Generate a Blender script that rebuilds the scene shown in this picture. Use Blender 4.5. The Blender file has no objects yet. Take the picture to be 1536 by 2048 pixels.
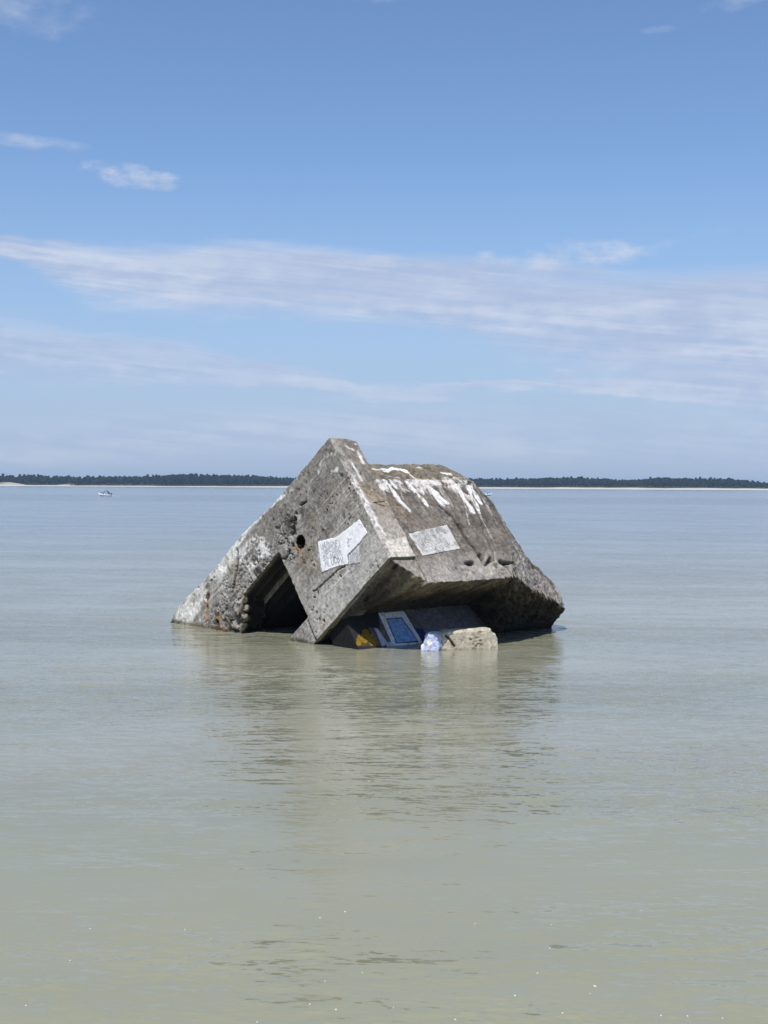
import bpy, bmesh, math, random
import numpy as np
from mathutils import Vector, Matrix

# ------------------------------------------------------------------ camera, world, sun, exposure
sc = bpy.context.scene
COL = sc.collection
FPX, CAM_H = 2600.0, 4.5                       # focal length for a 1536 px wide frame; eye height above the water (m)
PITCH, ROLL = math.radians(-1.2118), math.radians(0.3189)
fw = np.array([0, math.cos(PITCH), math.sin(PITCH)])
r0 = np.array([1.0, 0, 0]); u0 = np.cross(r0, fw)
rt = math.cos(ROLL) * r0 + math.sin(ROLL) * u0
up = np.cross(rt, fw)
EYE = np.array([0, 0, CAM_H])
cd = bpy.data.cameras.new('camera'); cam = bpy.data.objects.new('camera', cd); COL.objects.link(cam)
cam.matrix_world = Matrix(((rt[0], up[0], -fw[0], 0), (rt[1], up[1], -fw[1], 0), (rt[2], up[2], -fw[2], CAM_H), (0, 0, 0, 1)))
cd.sensor_fit = 'VERTICAL'; cd.sensor_height = 24.0; cd.lens = 24.0 * FPX / 2048
cd.clip_start = 0.1; cd.clip_end = 30000
sc.camera = cam
sc.view_settings.view_transform = 'Standard'; sc.view_settings.look = 'None'
sc.view_settings.exposure = 0.45; sc.view_settings.gamma = 1.0

SUN_EL, SUN_AZ = math.radians(62), math.radians(-160)     # azimuth measured clockwise from +Y (the view direction)
sdir = Vector((math.sin(SUN_AZ) * math.cos(SUN_EL), math.cos(SUN_AZ) * math.cos(SUN_EL), math.sin(SUN_EL)))
sd = bpy.data.lights.new('sun', 'SUN'); sd.energy = 3.6; sd.angle = math.radians(0.53); sd.color = (1.0, 0.96, 0.90)
sun = bpy.data.objects.new('sun', sd); COL.objects.link(sun)
sun.rotation_euler = sdir.to_track_quat('Z', 'Y').to_euler()

SKY_STRENGTH = 0.085
world = bpy.data.worlds.new('World'); sc.world = world; world.use_nodes = True
wt = world.node_tree; wt.nodes.clear()

class NT:
    """small helper for writing node maths"""
    def __init__(s, tree): s.t = tree
    def n(s, kind, **kw):
        nd = s.t.nodes.new(kind)
        for k, v in kw.items(): setattr(nd, k, v)
        return nd
    def put(s, sock, v):
        if isinstance(v, bpy.types.NodeSocket): s.t.links.new(v, sock)
        elif v is not None: sock.default_value = v
    def m(s, op, a, b=None, c=None, clamp=False):
        nd = s.n('ShaderNodeMath', operation=op, use_clamp=clamp)
        for i, v in enumerate((a, b, c)): s.put(nd.inputs[i], v)
        return nd.outputs[0]
    def vm(s, op, a, b=None, scale=None):
        nd = s.n('ShaderNodeVectorMath', operation=op)
        s.put(nd.inputs[0], a); s.put(nd.inputs[1], b)
        if scale is not None: s.put(nd.inputs['Scale'], scale)
        return nd.outputs[0]
    def xyz(s, x, y, z):
        nd = s.n('ShaderNodeCombineXYZ'); s.put(nd.inputs[0], x); s.put(nd.inputs[1], y); s.put(nd.inputs[2], z); return nd.outputs[0]
    def sep(s, v):
        nd = s.n('ShaderNodeSeparateXYZ'); s.put(nd.inputs[0], v); return nd.outputs
    def noise(s, vec, scale=1.0, detail=4.0, rough=0.55, dist=0.0, color=False):
        nd = s.n('ShaderNodeTexNoise'); s.put(nd.inputs['Vector'], vec)
        nd.inputs['Scale'].default_value = scale; nd.inputs['Detail'].default_value = detail
        nd.inputs['Roughness'].default_value = rough; nd.inputs['Distortion'].default_value = dist
        return nd.outputs['Color'] if color else nd.outputs['Fac']
    def mr(s, v, a, b, c=0.0, d=1.0, smooth=True):
        nd = s.n('ShaderNodeMapRange', interpolation_type='SMOOTHSTEP' if smooth else 'LINEAR')
        s.put(nd.inputs[0], v)
        for i, x in enumerate((a, b, c, d)): s.put(nd.inputs[i + 1], x)
        return nd.outputs[0]
    def mix(s, f, a, b, mode='MIX'):
        nd = s.n('ShaderNodeMix', data_type='RGBA', blend_type=mode); s.put(nd.inputs[0], f)
        s.put(nd.inputs[6], a); s.put(nd.inputs[7], b); return nd.outputs[2]
    def curve(s, v, pts, lo, hi):
        """piecewise smooth function of v over [lo, hi]; points are (x, y) with y in 0..1"""
        x = s.mr(v, lo, hi, 0.0, 1.0, smooth=False)
        nd = s.n('ShaderNodeFloatCurve'); c = nd.mapping.curves[0]
        for i, (px, py) in enumerate(pts):
            q = ((px - lo) / (hi - lo), py)
            if i < 2: c.points[i].location = q
            else: c.points.new(*q)
        nd.mapping.use_clip = True; nd.mapping.update()
        s.put(nd.inputs['Value'], x); return nd.outputs[0]

def build_sky():
    g = NT(wt)
    sky = g.n('ShaderNodeTexSky', sky_type='NISHITA', sun_disc=False)
    sky.sun_elevation = SUN_EL; sky.sun_rotation = SUN_AZ
    sky.altitude = 0; sky.air_density = 1.0; sky.dust_density = 0.6; sky.ozone_density = 2.0
    d = g.n('ShaderNodeTexCoord').outputs['Generated']
    x, y, z = g.sep(d)
    K = 2600.0
    X = g.m('MULTIPLY', g.m('ARCTAN2', x, y), K)            # azimuth and elevation in 1/2600 rad
    Y = g.m('MULTIPLY', g.m('ARCSINE', z), K)
    # noises in the sky's own angular coordinates, stretched along the horizon
    n1 = g.noise(g.xyz(g.m('MULTIPLY', X, 1/330), g.m('MULTIPLY', Y, 1/55), 1.3), 1.0, 6, 0.55)
    n2 = g.noise(g.xyz(g.m('MULTIPLY', X, 1/620), g.m('MULTIPLY', g.m('ADD', Y, g.m('MULTIPLY', X, 0.10)), 1/16), 7.7), 1.0, 5, 0.6)
    n3 = g.noise(g.xyz(g.m('MULTIPLY', X, 1/70), g.m('MULTIPLY', Y, 1/36), 3.1), 1.0, 7, 0.62)
    n4 = g.noise(g.xyz(g.m('MULTIPLY', X, 1/190), g.m('MULTIPLY', g.m('ADD', Y, g.m('MULTIPLY', X, 0.13)), 1/9), 11.0), 1.0, 6, 0.62)
    w1 = g.m('ADD', g.m('MULTIPLY', g.m('SUBTRACT', n1, 0.5), 95.0), g.m('MULTIPLY', g.m('SUBTRACT', n3, 0.5), 26.0))
    Yw = g.m('ADD', Y, w1)
    streak = g.m('ADD', g.m('MULTIPLY', g.m('SUBTRACT', n2, 0.5), 1.35), g.m('MULTIPLY', g.m('SUBTRACT', n4, 0.5), 0.75))
    def band(cpts, hpts, soft_lo, soft_hi, amount, lo=-1100, hi=1100, top_gain=1.0):
        c = g.m('MULTIPLY', g.curve(X, [(a, b / 600) for a, b in cpts], lo, hi), 600.0)
        h = g.m('MULTIPLY', g.curve(X, [(a, b / 300) for a, b in hpts], lo, hi), 300.0)
        t = g.m('DIVIDE', g.m('SUBTRACT', Yw, c), h)
        up_ = g.mr(t, 1.15, soft_hi, 0.0, 1.0)              # crisper upper rim, softer underside
        dn_ = g.mr(t, -1.35, soft_lo, 0.0, 1.0)
        k = g.m('MULTIPLY', g.m('MULTIPLY', up_, dn_), g.m('ADD', 1.08, streak), clamp=True)
        return g.m('MULTIPLY', k, amount)
    b1 = band([(-1100, 448), (-768, 438), (-560, 412), (-200, 402), (100, 370), (400, 322), (768, 285), (1100, 265)],
              [(-1100, 12), (-768, 20), (-560, 60), (-200, 76), (100, 76), (400, 104), (768, 132), (1100, 140)], -0.15, 0.55, 0.92)
    b2 = band([(-1100, 255), (-768, 252), (-400, 232), (-50, 196), (300, 200), (768, 190), (1100, 190)],
              [(-1100, 80), (-768, 72), (-400, 48), (-50, 22), (300, 16), (768, 45), (1100, 50)], -0.2, 0.4, 0.68)
    b3 = band([(-1100, 60), (-768, 80), (0, 110), (768, 105), (1100, 105)],
              [(-1100, 60), (-768, 60), (0, 70), (768, 85), (1100, 85)], 0.0, 0.0, 0.42)
    def blob(cx, cy, rx, ry, amount, tilt=0.0, hard=0.5):
        dx = g.m('SUBTRACT', X, cx); dy = g.m('SUBTRACT', g.m('ADD', Y, g.m('MULTIPLY', dx, tilt)), cy)
        q = g.m('ADD', g.m('POWER', g.m('ABSOLUTE', g.m('DIVIDE', dx, rx)), 2.0), g.m('POWER', g.m('ABSOLUTE', g.m('DIVIDE', dy, ry)), 2.0))
        v = g.m('SUBTRACT', 1.0, q)
        v = g.m('ADD', v, g.m('MULTIPLY', g.m('SUBTRACT', n3, 0.55), 2.6))
        return g.m('MULTIPLY', g.mr(v, 0.05, 0.05 + hard * 2.2, 0.0, 1.0), amount)
    blobs = [blob(-500, 590, 110, 28, 0.85, 0.10, .4), blob(-700, 642, 150, 20, 0.5, 0.04, .6), blob(350, 440, 215, 40, 0.85, -0.10, 0.6),
             blob(0, 442, 60, 16, 0.75, 0, .5), blob(200, 444, 34, 20, 0.55, 0, .6), blob(-730, 875, 190, 80, 0.42, 0.0, 0.8), blob(715, 902, 120, 24, 0.5, -0.2, 0.7),
             blob(560, 470, 210, 14, 0.28, -0.22, 0.8), blob(-30, 935, 130, 30, 0.4, 0, .8), blob(355, 220, 50, 13, 0.7, 0, .5), blob(610, 262, 260, 34, 0.6, 0.05, .7),
             blob(500, 196, 190, 30, 0.55, 0.0, .8), blob(530, 855, 45, 10, 0.25), blob(800, 190, 60, 26, .6)]
    m = b1
    for q in [b2, b3] + blobs:
        m = g.m('SUBTRACT', 1.0, g.m('MULTIPLY', g.m('SUBTRACT', 1.0, m), g.m('SUBTRACT', 1.0, q)))
    # thin veil close to the horizon, and scattered cloud in the rest of the sky (seen only in reflections)
    elsewhere = g.m('MULTIPLY', g.mr(g.m('ABSOLUTE', X), 1000.0, 1700.0), g.m('MULTIPLY', g.mr(n1, 0.45, 0.75), 0.55))
    m = g.m('MAXIMUM', m, elsewhere)
    k = 1.0 / SKY_STRENGTH
    shade = g.mr(g.m('ADD', g.m('MULTIPLY', n1, 0.45), g.m('ADD', g.m('MULTIPLY', n2, 0.3), g.m('MULTIPLY', n3, 0.25))), 0.40, 0.60, 0.0, 1.0)
    big = g.noise(g.xyz(g.m('MULTIPLY', X, 1/420), g.m('MULTIPLY', Y, 1/70), 21.0), 1.0, 4, 0.55)
    shade = g.m('MULTIPLY', shade, g.mr(big, 0.35, 0.6, 0.5, 1.0))
    ccol = g.mix(shade, (0.315*k, 0.385*k, 0.535*k, 1), (0.45*k, 0.50*k, 0.605*k, 1))
    tint = g.mix(1.0, sky.outputs[0], SKY_TINT, 'MULTIPLY')
    veil = g.mr(Y, 680.0, 0.0, 0.0, 0.74)
    base = g.mix(veil, tint, (0.262*k, 0.335*k, 0.505*k, 1))
    out = g.mix(m, base, ccol)
    bg = g.n('ShaderNodeBackground'); g.put(bg.inputs[0], out); bg.inputs[1].default_value = SKY_STRENGTH
    wo = g.n('ShaderNodeOutputWorld'); g.put(wo.inputs[0], bg.outputs[0])
SKY_TINT = (0.93, 1.05, 1.22, 1)
build_sky()

# ------------------------------------------------------------------ helpers
rng = np.random.default_rng(7); random.seed(7)

def tag(o, label=None, cat=None, group=None, kind=None):
    for k, v in (('label', label), ('category', cat), ('group', group), ('kind', kind)):
        if v: o[k] = v
    return o

def link(name, me, mat=None, parent=None, loc=None):
    o = bpy.data.objects.new(name, me); COL.objects.link(o)
    if mat and me is not None: me.materials.append(mat)
    if parent is not None: o.parent = parent
    if loc is not None: o.location = loc
    return o

def empty(name, loc, rz=0.0):
    o = bpy.data.objects.new(name, None); COL.objects.link(o); o.location = loc; o.rotation_euler.z = rz; o.empty_display_size = 0.2
    return o

def mesh_np(name, V, Fq, smooth=True):
    me = bpy.data.meshes.new(name)
    V = np.asarray(V, dtype=np.float32)
    if isinstance(Fq, np.ndarray):
        n, k = Fq.shape
        me.vertices.add(len(V)); me.vertices.foreach_set('co', V.ravel())
        me.loops.add(n * k); me.loops.foreach_set('vertex_index', Fq.astype(np.int32).ravel())
        me.polygons.add(n); me.polygons.foreach_set('loop_start', np.arange(0, n * k, k, dtype=np.int32))
        me.update(calc_edges=True); me.validate()
    else:
        me.from_pydata([tuple(v) for v in V], [], Fq); me.update()
    if smooth: me.polygons.foreach_set('use_smooth', np.ones(len(me.polygons), dtype=bool))
    return me

def set_col(me, C):
    a = me.color_attributes.new('Col', 'FLOAT_COLOR', 'POINT')
    C4 = np.ones((len(me.vertices), 4), dtype=np.float32); C4[:, :3] = C
    a.data.foreach_set('color', C4.ravel())

def _hash(ix, iy, iz, seed):
    h = (ix.astype(np.int64) * 374761393 + iy.astype(np.int64) * 668265263 + iz.astype(np.int64) * 2147483647 + seed * 1274126177) & 0xffffffff
    h = ((h ^ (h >> 13)) * 1274126177) & 0xffffffff
    h = ((h ^ (h >> 16)) * 2246822519) & 0xffffffff
    return ((h ^ (h >> 15)) & 0xffffff) / float(0xffffff)

def vnoise(P, seed=0):
    P = np.asarray(P, dtype=np.float64); I = np.floor(P).astype(np.int64); f = P - I; f = f * f * f * (f * (f * 6 - 15) + 10)
    out = np.zeros(len(P))
    for dx in (0, 1):
        for dy in (0, 1):
            for dz in (0, 1):
                w = (f[:, 0] if dx else 1 - f[:, 0]) * (f[:, 1] if dy else 1 - f[:, 1]) * (f[:, 2] if dz else 1 - f[:, 2])
                out += w * _hash(I[:, 0] + dx, I[:, 1] + dy, I[:, 2] + dz, seed)
    return out

ROT = np.array(Matrix.Rotation(0.9, 3, Vector((0.5, 0.7, 0.4)).normalized()))
def fbm(P, freq, octaves=4, seed=0, gain=0.5):
    P = np.asarray(P) * freq @ ROT; a, s, t = 1.0, 0.0, 0.0
    for i in range(octaves):
        s = s + a * (vnoise(P + 13.7 * i, seed + i) - 0.5); t += a; a *= gain; P = (P * 2.03) @ ROT
    return s / t * 2      # about -1..1

def sstep(a, b, x):
    t = np.clip((x - a) / (b - a), 0, 1); return t * t * (3 - 2 * t)

def seg_dist(Q, pts):
    """distance from 2-D points to a polyline, and position 0..1 along it"""
    best = np.full(len(Q), 1e9); par = np.zeros(len(Q)); pts = np.asarray(pts, float)
    L = np.concatenate([[0], np.cumsum(np.linalg.norm(np.diff(pts, axis=0), axis=1))])
    for i in range(len(pts) - 1):
        a, b = pts[i], pts[i + 1]; ab = b - a; t = np.clip(((Q - a) @ ab) / (ab @ ab + 1e-12), 0, 1)
        d = np.linalg.norm(Q - a - t[:, None] * ab, axis=1); k = d < best
        best[k] = d[k]; par[k] = (L[i] + t[k] * np.linalg.norm(ab)) / L[-1]
    return best, par

def in_poly(Q, pts):
    pts = np.asarray(pts, float); c = np.zeros(len(Q), bool); j = len(pts) - 1
    for i in range(len(pts)):
        xi, yi = pts[i]; xj, yj = pts[j]
        k = ((yi > Q[:, 1]) != (yj > Q[:, 1])) & (Q[:, 0] < (xj - xi) * (Q[:, 1] - yi) / (yj - yi + 1e-12) + xi)
        c ^= k; j = i
    return c

def poly_mask(Q, pts, soft):
    pts = list(pts); d, _ = seg_dist(Q, pts + [pts[0]]); s = np.where(in_poly(Q, pts), d, -d)
    return sstep(-soft, soft, s)

def hull(points):
    bm = bmesh.new()
    for p in points: bm.verts.new([float(c) for c in p])
    r = bmesh.ops.convex_hull(bm, input=bm.verts)
    bmesh.ops.delete(bm, geom=[v for v in bm.verts if not v.link_faces], context='VERTS')
    bmesh.ops.recalc_face_normals(bm, faces=bm.faces)
    me = bpy.data.meshes.new('hull'); bm.to_mesh(me); bm.free(); return me

def box_pts(a, b):
    return [(x, y, z) for x in (a[0], b[0]) for y in (a[1], b[1]) for z in (a[2], b[2])]

def remeshed(solids, cutters, voxel):
    """union of convex solids minus convex cutters, re-gridded evenly; returns verts, quads"""
    bm = bmesh.new()
    for me in solids: bm.from_mesh(me)
    me = bpy.data.meshes.new('tmp'); bm.to_mesh(me); bm.free()
    o = bpy.data.objects.new('tmp', me); COL.objects.link(o); tmp = [o]
    r1 = o.modifiers.new('r1', 'REMESH'); r1.mode = 'VOXEL'; r1.voxel_size = voxel * 1.5 if cutters else voxel
    if cutters: o.modifiers.remove(r1)
    for c in cutters:
        co = bpy.data.objects.new('tmpc', c); COL.objects.link(co); tmp.append(co)
        b = o.modifiers.new('b', 'BOOLEAN'); b.operation = 'DIFFERENCE'; b.solver = 'EXACT'; b.object = co
        if len(solids) > 1: b.use_self = True
    if cutters:
        r2 = o.modifiers.new('r2', 'REMESH'); r2.mode = 'VOXEL'; r2.voxel_size = voxel
    dg = bpy.context.evaluated_depsgraph_get(); dg.update()
    ev = o.evaluated_get(dg); m2 = bpy.data.meshes.new_from_object(ev)
    n = len(m2.vertices); V = np.empty(n * 3, np.float32); m2.vertices.foreach_get('co', V)
    Fq = np.empty(len(m2.polygons) * 4, np.int32); m2.loops.foreach_get('vertex_index', Fq)
    N = np.empty(n * 3, np.float32); m2.vertices.foreach_get('normal', N)
    for t in tmp: bpy.data.objects.remove(t)
    return V.reshape(-1, 3).astype(np.float64), Fq.reshape(-1, 4), N.reshape(-1, 3).astype(np.float64)

def cull(V, Fq, keep, *extra):
    k = keep[Fq].all(axis=1); Fq = Fq[k]; used = np.zeros(len(V), bool); used[Fq.ravel()] = True
    idx = np.cumsum(used) - 1
    return (V[used], idx[Fq]) + tuple(e[used] for e in extra)

def principled(name, base=(0.5, 0.5, 0.5), rough=0.7, metallic=0.0, spec=0.5):
    m = bpy.data.materials.new(name); m.use_nodes = True; p = m.node_tree.nodes['Principled BSDF']
    p.inputs['Base Color'].default_value = (*base, 1); p.inputs['Roughness'].default_value = rough
    p.inputs['Metallic'].default_value = metallic; p.inputs['Specular IOR Level'].default_value = spec
    return m, NT(m.node_tree), p

def concrete_material(name, grain=1.0, rough=0.92, bump=0.6):
    m, g, p = principled(name, rough=rough, spec=0.25)
    co = g.n('ShaderNodeTexCoord').outputs['Object']
    at = g.n('ShaderNodeVertexColor', layer_name='Col').outputs[0]
    a = g.noise(co, 9.0, 8, 0.68); b = g.noise(co, 42.0, 5, 0.7)
    v = g.n('ShaderNodeTexVoronoi', feature='F1'); g.put(v.inputs['Vector'], co); v.inputs['Scale'].default_value = 26.0
    pit = g.mr(v.outputs['Distance'], 0.05, 0.22, 0.0, 1.0)
    f = g.m('MULTIPLY', g.mr(a, 0.3, 0.7, 1 - 0.36 * grain, 1 + 0.32 * grain), g.mr(b, 0.3, 0.7, 1 - 0.25 * grain, 1 + 0.22 * grain))
    c = g.vm('SCALE', at, scale=f); g.put(p.inputs['Base Color'], c)
    hgt = g.m('ADD', g.m('MULTIPLY', a, 0.9), g.m('ADD', g.m('MULTIPLY', b, 0.5), g.m('MULTIPLY', pit, 0.35)))
    bp = g.n('ShaderNodeBump'); bp.inputs['Strength'].default_value = bump; bp.inputs['Distance'].default_value = 0.03
    g.put(bp.inputs['Height'], hgt); g.put(p.inputs['Normal'], bp.outputs[0])
    return m

# ------------------------------------------------------------------ water, far shore
def build_water():
    S = 9000.0
    me = mesh_np('water', [(-S, -60, 0), (S, -60, 0), (S, S, 0), (-S, S, 0)], [(0, 1, 2, 3)], smooth=False)
    m, g, p = principled('turbid_water', rough=0.12, spec=0.5)
    p.inputs['IOR'].default_value = 1.333
    pos = g.n('ShaderNodeNewGeometry').outputs['Position']
    x, y, z = g.sep(pos)
    def slopes(sx, sy, rot, amp_x, amp_y, seed, detail=2.0, rough=0.5):
        c, s = math.cos(rot), math.sin(rot)
        xr = g.m('ADD', g.m('MULTIPLY', x, c), g.m('MULTIPLY', y, s)); yr = g.m('SUBTRACT', g.m('MULTIPLY', y, c), g.m('MULTIPLY', x, s))
        col = g.noise(g.xyz(g.m('MULTIPLY', xr, sx), g.m('MULTIPLY', yr, sy), seed), 1.0, detail, rough, color=True)
        r_, g_, b_ = g.sep(col)
        ax = g.m('MULTIPLY', g.m('SUBTRACT', r_, 0.5), amp_x); ay = g.m('MULTIPLY', g.m('SUBTRACT', g_, 0.5), amp_y)
        return ax, ay
    # calm patches and ruffled patches
    patch = g.mr(g.noise(g.xyz(g.m('MULTIPLY', x, 0.05), g.m('MULTIPLY', y, 0.16), 4.0), 1.0, 3, 0.55), 0.34, 0.66, 0.40, 1.35)
    parts = [slopes(0.9, 7.0, 0.12, 0.14, 0.44, 1.0), slopes(3.4, 15.0, -0.16, 0.16, 0.56, 5.0), slopes(0.14, 0.62, 0.06, 0.03, 0.10, 9.0), slopes(11.0, 34.0, 0.05, 0.16, 0.40, 12.0)]
    ax = ay = 0.0
    for a, b in parts: ax = g.m('ADD', ax, a); ay = g.m('ADD', ay, b)
    gust = g.mr(g.noise(g.xyz(g.m('MULTIPLY', x, 0.30), g.m('MULTIPLY', g.m('ADD', y, g.m('MULTIPLY', x, 0.12)), 1.1), 14.0), 1.0, 4, 0.6), 0.36, 0.64, 0.5, 1.4)
    patch = g.m('MULTIPLY', patch, gust)
    shoal = g.m('MULTIPLY', g.mr(y, 300.0, 350.0), g.mr(y, 520.0, 460.0))
    patch = g.m('ADD', patch, g.m('MULTIPLY', shoal, 1.3))
    ax = g.m('MULTIPLY', ax, patch); ay = g.m('MULTIPLY', ay, patch)
    nrm = g.vm('NORMALIZE', g.xyz(ax, ay, 1.0)); g.put(p.inputs['Normal'], nrm)
    silt = g.noise(g.xyz(g.m('MULTIPLY', x, 0.030), g.m('MULTIPLY', y, 0.10), 2.0), 1.0, 5, 0.6)
    silt2 = g.noise(g.xyz(g.m('MULTIPLY', x, 0.25), g.m('MULTIPLY', y, 0.9), 6.0), 1.0, 4, 0.6)
    c = g.mix(g.mr(silt, 0.35, 0.65), (0.205, 0.206, 0.148, 1), (0.250, 0.246, 0.180, 1))
    c = g.mix(g.m('MULTIPLY', g.mr(silt2, 0.4, 0.75), 0.35), c, (0.280, 0.278, 0.208, 1))
    c = g.mix(g.m('MULTIPLY', g.mr(y, 36.0, 150.0), 0.85), c, (0.150, 0.185, 0.205, 1))   # body colour turns bluer with distance
    c = g.mix(g.m('MULTIPLY', g.mr(y, 24.0, 12.0), 0.6), c, (0.262, 0.256, 0.165, 1))
    g.put(p.inputs['Base Color'], c)
    o = link('water', me, m); tag(o, kind='structure', label='calm turbid olive grey bay water with small ripples')
    return o
build_water()

SHORE = 1640.0
def shore_height(x, d):
    """height of the far land, d metres behind its waterline"""
    dune = 0.9 * np.exp(-((d - 45) / 22.0) ** 2) * vnoise(np.stack([x / 40, d * 0 + 3, x * 0], 1), 3)
    dune = dune + (3.6 * np.exp(-((x + 494) / 20) ** 2) + 2.2 * np.exp(-((x + 412) / 11) ** 2) + 1.2 * np.exp(-((x + 350) / 40) ** 2)) * np.exp(-((d - 58) / 16.0) ** 2)
    return -0.4 + np.clip(d, 0, 26) * (0.072 + 0.022 * np.clip(x / 300, -1, 1)) + dune + np.clip(d - 60, 0, 400) * 0.006

def build_shore():
    xs = np.linspace(-3000, 3000, 801); ds = np.concatenate([np.linspace(0, 120, 41), [200, 400, 900, 2500, 6000]])
    X, D = np.meshgrid(xs, ds); x = X.ravel(); d = D.ravel()
    z = shore_height(x, d); V = np.stack([x, SHORE + d + 0.00004 * x * x * 0, z], 1)
    n, k = len(ds), len(xs); I = np.arange(n * k).reshape(n, k)
    Fq = np.stack([I[:-1, :-1], I[:-1, 1:], I[1:, 1:], I[1:, :-1]], -1).reshape(-1, 4)
    me = mesh_np('far_shore', V, Fq)
    sand = np.array([0.50, 0.45, 0.38]); marsh = np.array([0.10, 0.105, 0.06])
    nz = fbm(np.stack([x / 25, d / 8, x * 0], 1), 1.0, 4, 5)
    k_ = sstep(20, 28, d + nz * 9)
    bare = np.exp(-((x + 486) / 22) ** 2) + 0.9 * np.exp(-((x + 412) / 9) ** 2)
    k_ = k_ * (1 - np.clip(bare * sstep(-0.3, 0.3, nz) * 1.5, 0, 1) * (d < 62))
    sand = sand * np.where(d > 34, 0.72, 1.0)[:, None]
    set_col(me, sand * (1 - k_[:, None]) + marsh * k_[:, None])
    m, g, p = principled('sand_and_scrub', rough=0.95, spec=0.1)
    g.put(p.inputs['Base Color'], g.n('ShaderNodeVertexColor', layer_name='Col').outputs[0])
    tag(link('far_shore', me, m), kind='structure', label='pale sand beach and low dunes across the bay')
build_shore()

def icos(sub=1):
    bm = bmesh.new(); bmesh.ops.create_icosphere(bm, subdivisions=sub, radius=1.0)
    V = np.array([v.co[:] for v in bm.verts]); Fq = np.array([[v.index for v in f.verts] for f in bm.faces]); bm.free(); return V, Fq

def treeline(x):
    """canopy top above the water as seen along the far shore"""
    p = [(-900, 14), (-560, 15.5), (-484, 15.6), (-402, 13.6), (-330, 14.2), (-288, 17.2), (-200, 17.6), (-125, 14.2), (0, 13), (115, 14), (152, 12.6), (209, 16), (260, 15.2), (322, 14), (341, 16.6), (417, 16.2), (450, 13.2), (484, 9.2), (560, 9), (900, 9)]
    return np.interp(x, [a for a, _ in p], [b for _, b in p])

def build_forest():
    V0, F0 = icos(1); Vs, Fs, Cs = [], [], []; base = 0
    tv, tf = [], []
    n = 0
    rows = [(76, 3.4), (86, 3.8), (100, 4.2), (122, 5.5), (150, 7)]
    for dd, step in rows:
        x = -1300.0
        while x < 1300:
            x += step * random.uniform(0.6, 1.4) * (1.0 if abs(x) < 640 else 1.8)
            far_side = abs(x) >= 640
            d = dd + random.uniform(-6, 6); y = SHORE + d
            g0 = float(shore_height(np.array([x]), np.array([d]))[0])
            top = float(treeline(np.array([x * SHORE / y]))[0]) * random.uniform(0.90, 1.03) + random.choice([0, 0, 0, 0, 0.8]) + 1.2 * math.sin(x / 23.0) * math.sin(x / 61.0) + random.choice([0, 0, 0, 0, 0, 0, 1.6, -1.2])
            if dd == 76: top *= 0.84
            if dd < 90 and (abs(x + 486) < 24 or abs(x + 412) < 10): top *= 0.8
            hgt = max(4.0, top - g0)
            tint = random.uniform(0.7, 1.3); warm = random.uniform(0, 1)
            k = 4 if far_side else 7
            for j in range(k):
                t = j / (k - 1)
                r = (1.3 + 1.5 * math.sin(math.pi * min(1, 0.22 + t * 0.66))) * random.uniform(0.8, 1.15) * (1.5 if far_side else 1.0)
                cz = g0 + hgt * (0.18 + 0.66 * t); a = random.uniform(0, 6.28); q = random.uniform(0, 1.5) * (1 - t * 0.6)
                jit = 1 + 0.35 * (rng.random(len(V0)) - 0.5)
                Vs.append(V0 * jit[:, None] * np.array([r, r, r * 0.8]) + np.array([x + q * math.cos(a), y + q * math.sin(a), cz]))
                Fs.append(F0 + base); base += len(V0)
                c = np.array([0.009, 0.015, 0.010]) * (1 - warm) + np.array([0.015, 0.019, 0.010]) * warm
                Cs.append(np.tile(c * tint * random.uniform(0.8, 1.25), (len(V0), 1)))
            n += 1
    # low scrub in front of the trees
    x = -1300.0
    while x < 1300:
        x += random.uniform(0.7, 2.0) * (1 if abs(x) < 640 else 3); d = random.uniform(30, 68)
        g0 = float(shore_height(np.array([x]), np.array([d]))[0])
        if abs(x + 486) < 22 or abs(x + 412) < 9: continue
        r = random.uniform(0.8, 2.2); jit = 1 + 0.4 * (rng.random(len(V0)) - 0.5)
        Vs.append(V0 * jit[:, None] * np.array([r * 1.4, r, r * 0.8]) + np.array([x, SHORE + d, g0 + r * 0.3])); Fs.append(F0 + base); base += len(V0)
        Cs.append(np.tile(np.array([0.032, 0.034, 0.020]) * random.uniform(0.6, 1.4), (len(V0), 1)))
    me = mesh_np('pine_forest', np.concatenate(Vs), np.concatenate(Fs), smooth=False); set_col(me, np.concatenate(Cs))
    m, g, p = principled('pine_foliage', rough=0.9, spec=0.15)
    at = g.n('ShaderNodeVertexColor', layer_name='Col').outputs[0]
    f = g.mr(g.noise(g.n('ShaderNodeTexCoord').outputs['Object'], 0.9, 4, 0.6), 0.3, 0.7, 0.6, 1.4)
    g.put(p.inputs['Base Color'], g.vm('SCALE', at, scale=f))
    tag(link('pine_forest', me, m), 'dark pine forest along the far shore, one unbroken mass behind the beach', 'forest', kind='stuff')
build_forest()

# ------------------------------------------------------------------ the bunker
# Its own frame: u runs down the slope of the roof edge, v down and away along the front wall, w along its length.
E = np.array([[0.4126923666, -0.5248849810, 0.7444331852], [-0.4659746770, 0.5805800457, 0.6676783738], [-0.7826574033, -0.6224327813, -0.0049821564]])
P1 = np.array([0.16410119, 34.08285669, 2.58559427])
TO_WORLD = Matrix([[*E[0], P1[0]], [*E[1], P1[1]], [*E[2], P1[2]], [0, 0, 0, 1]])
def zworld(L): return P1[2] + L @ E[2]

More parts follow.
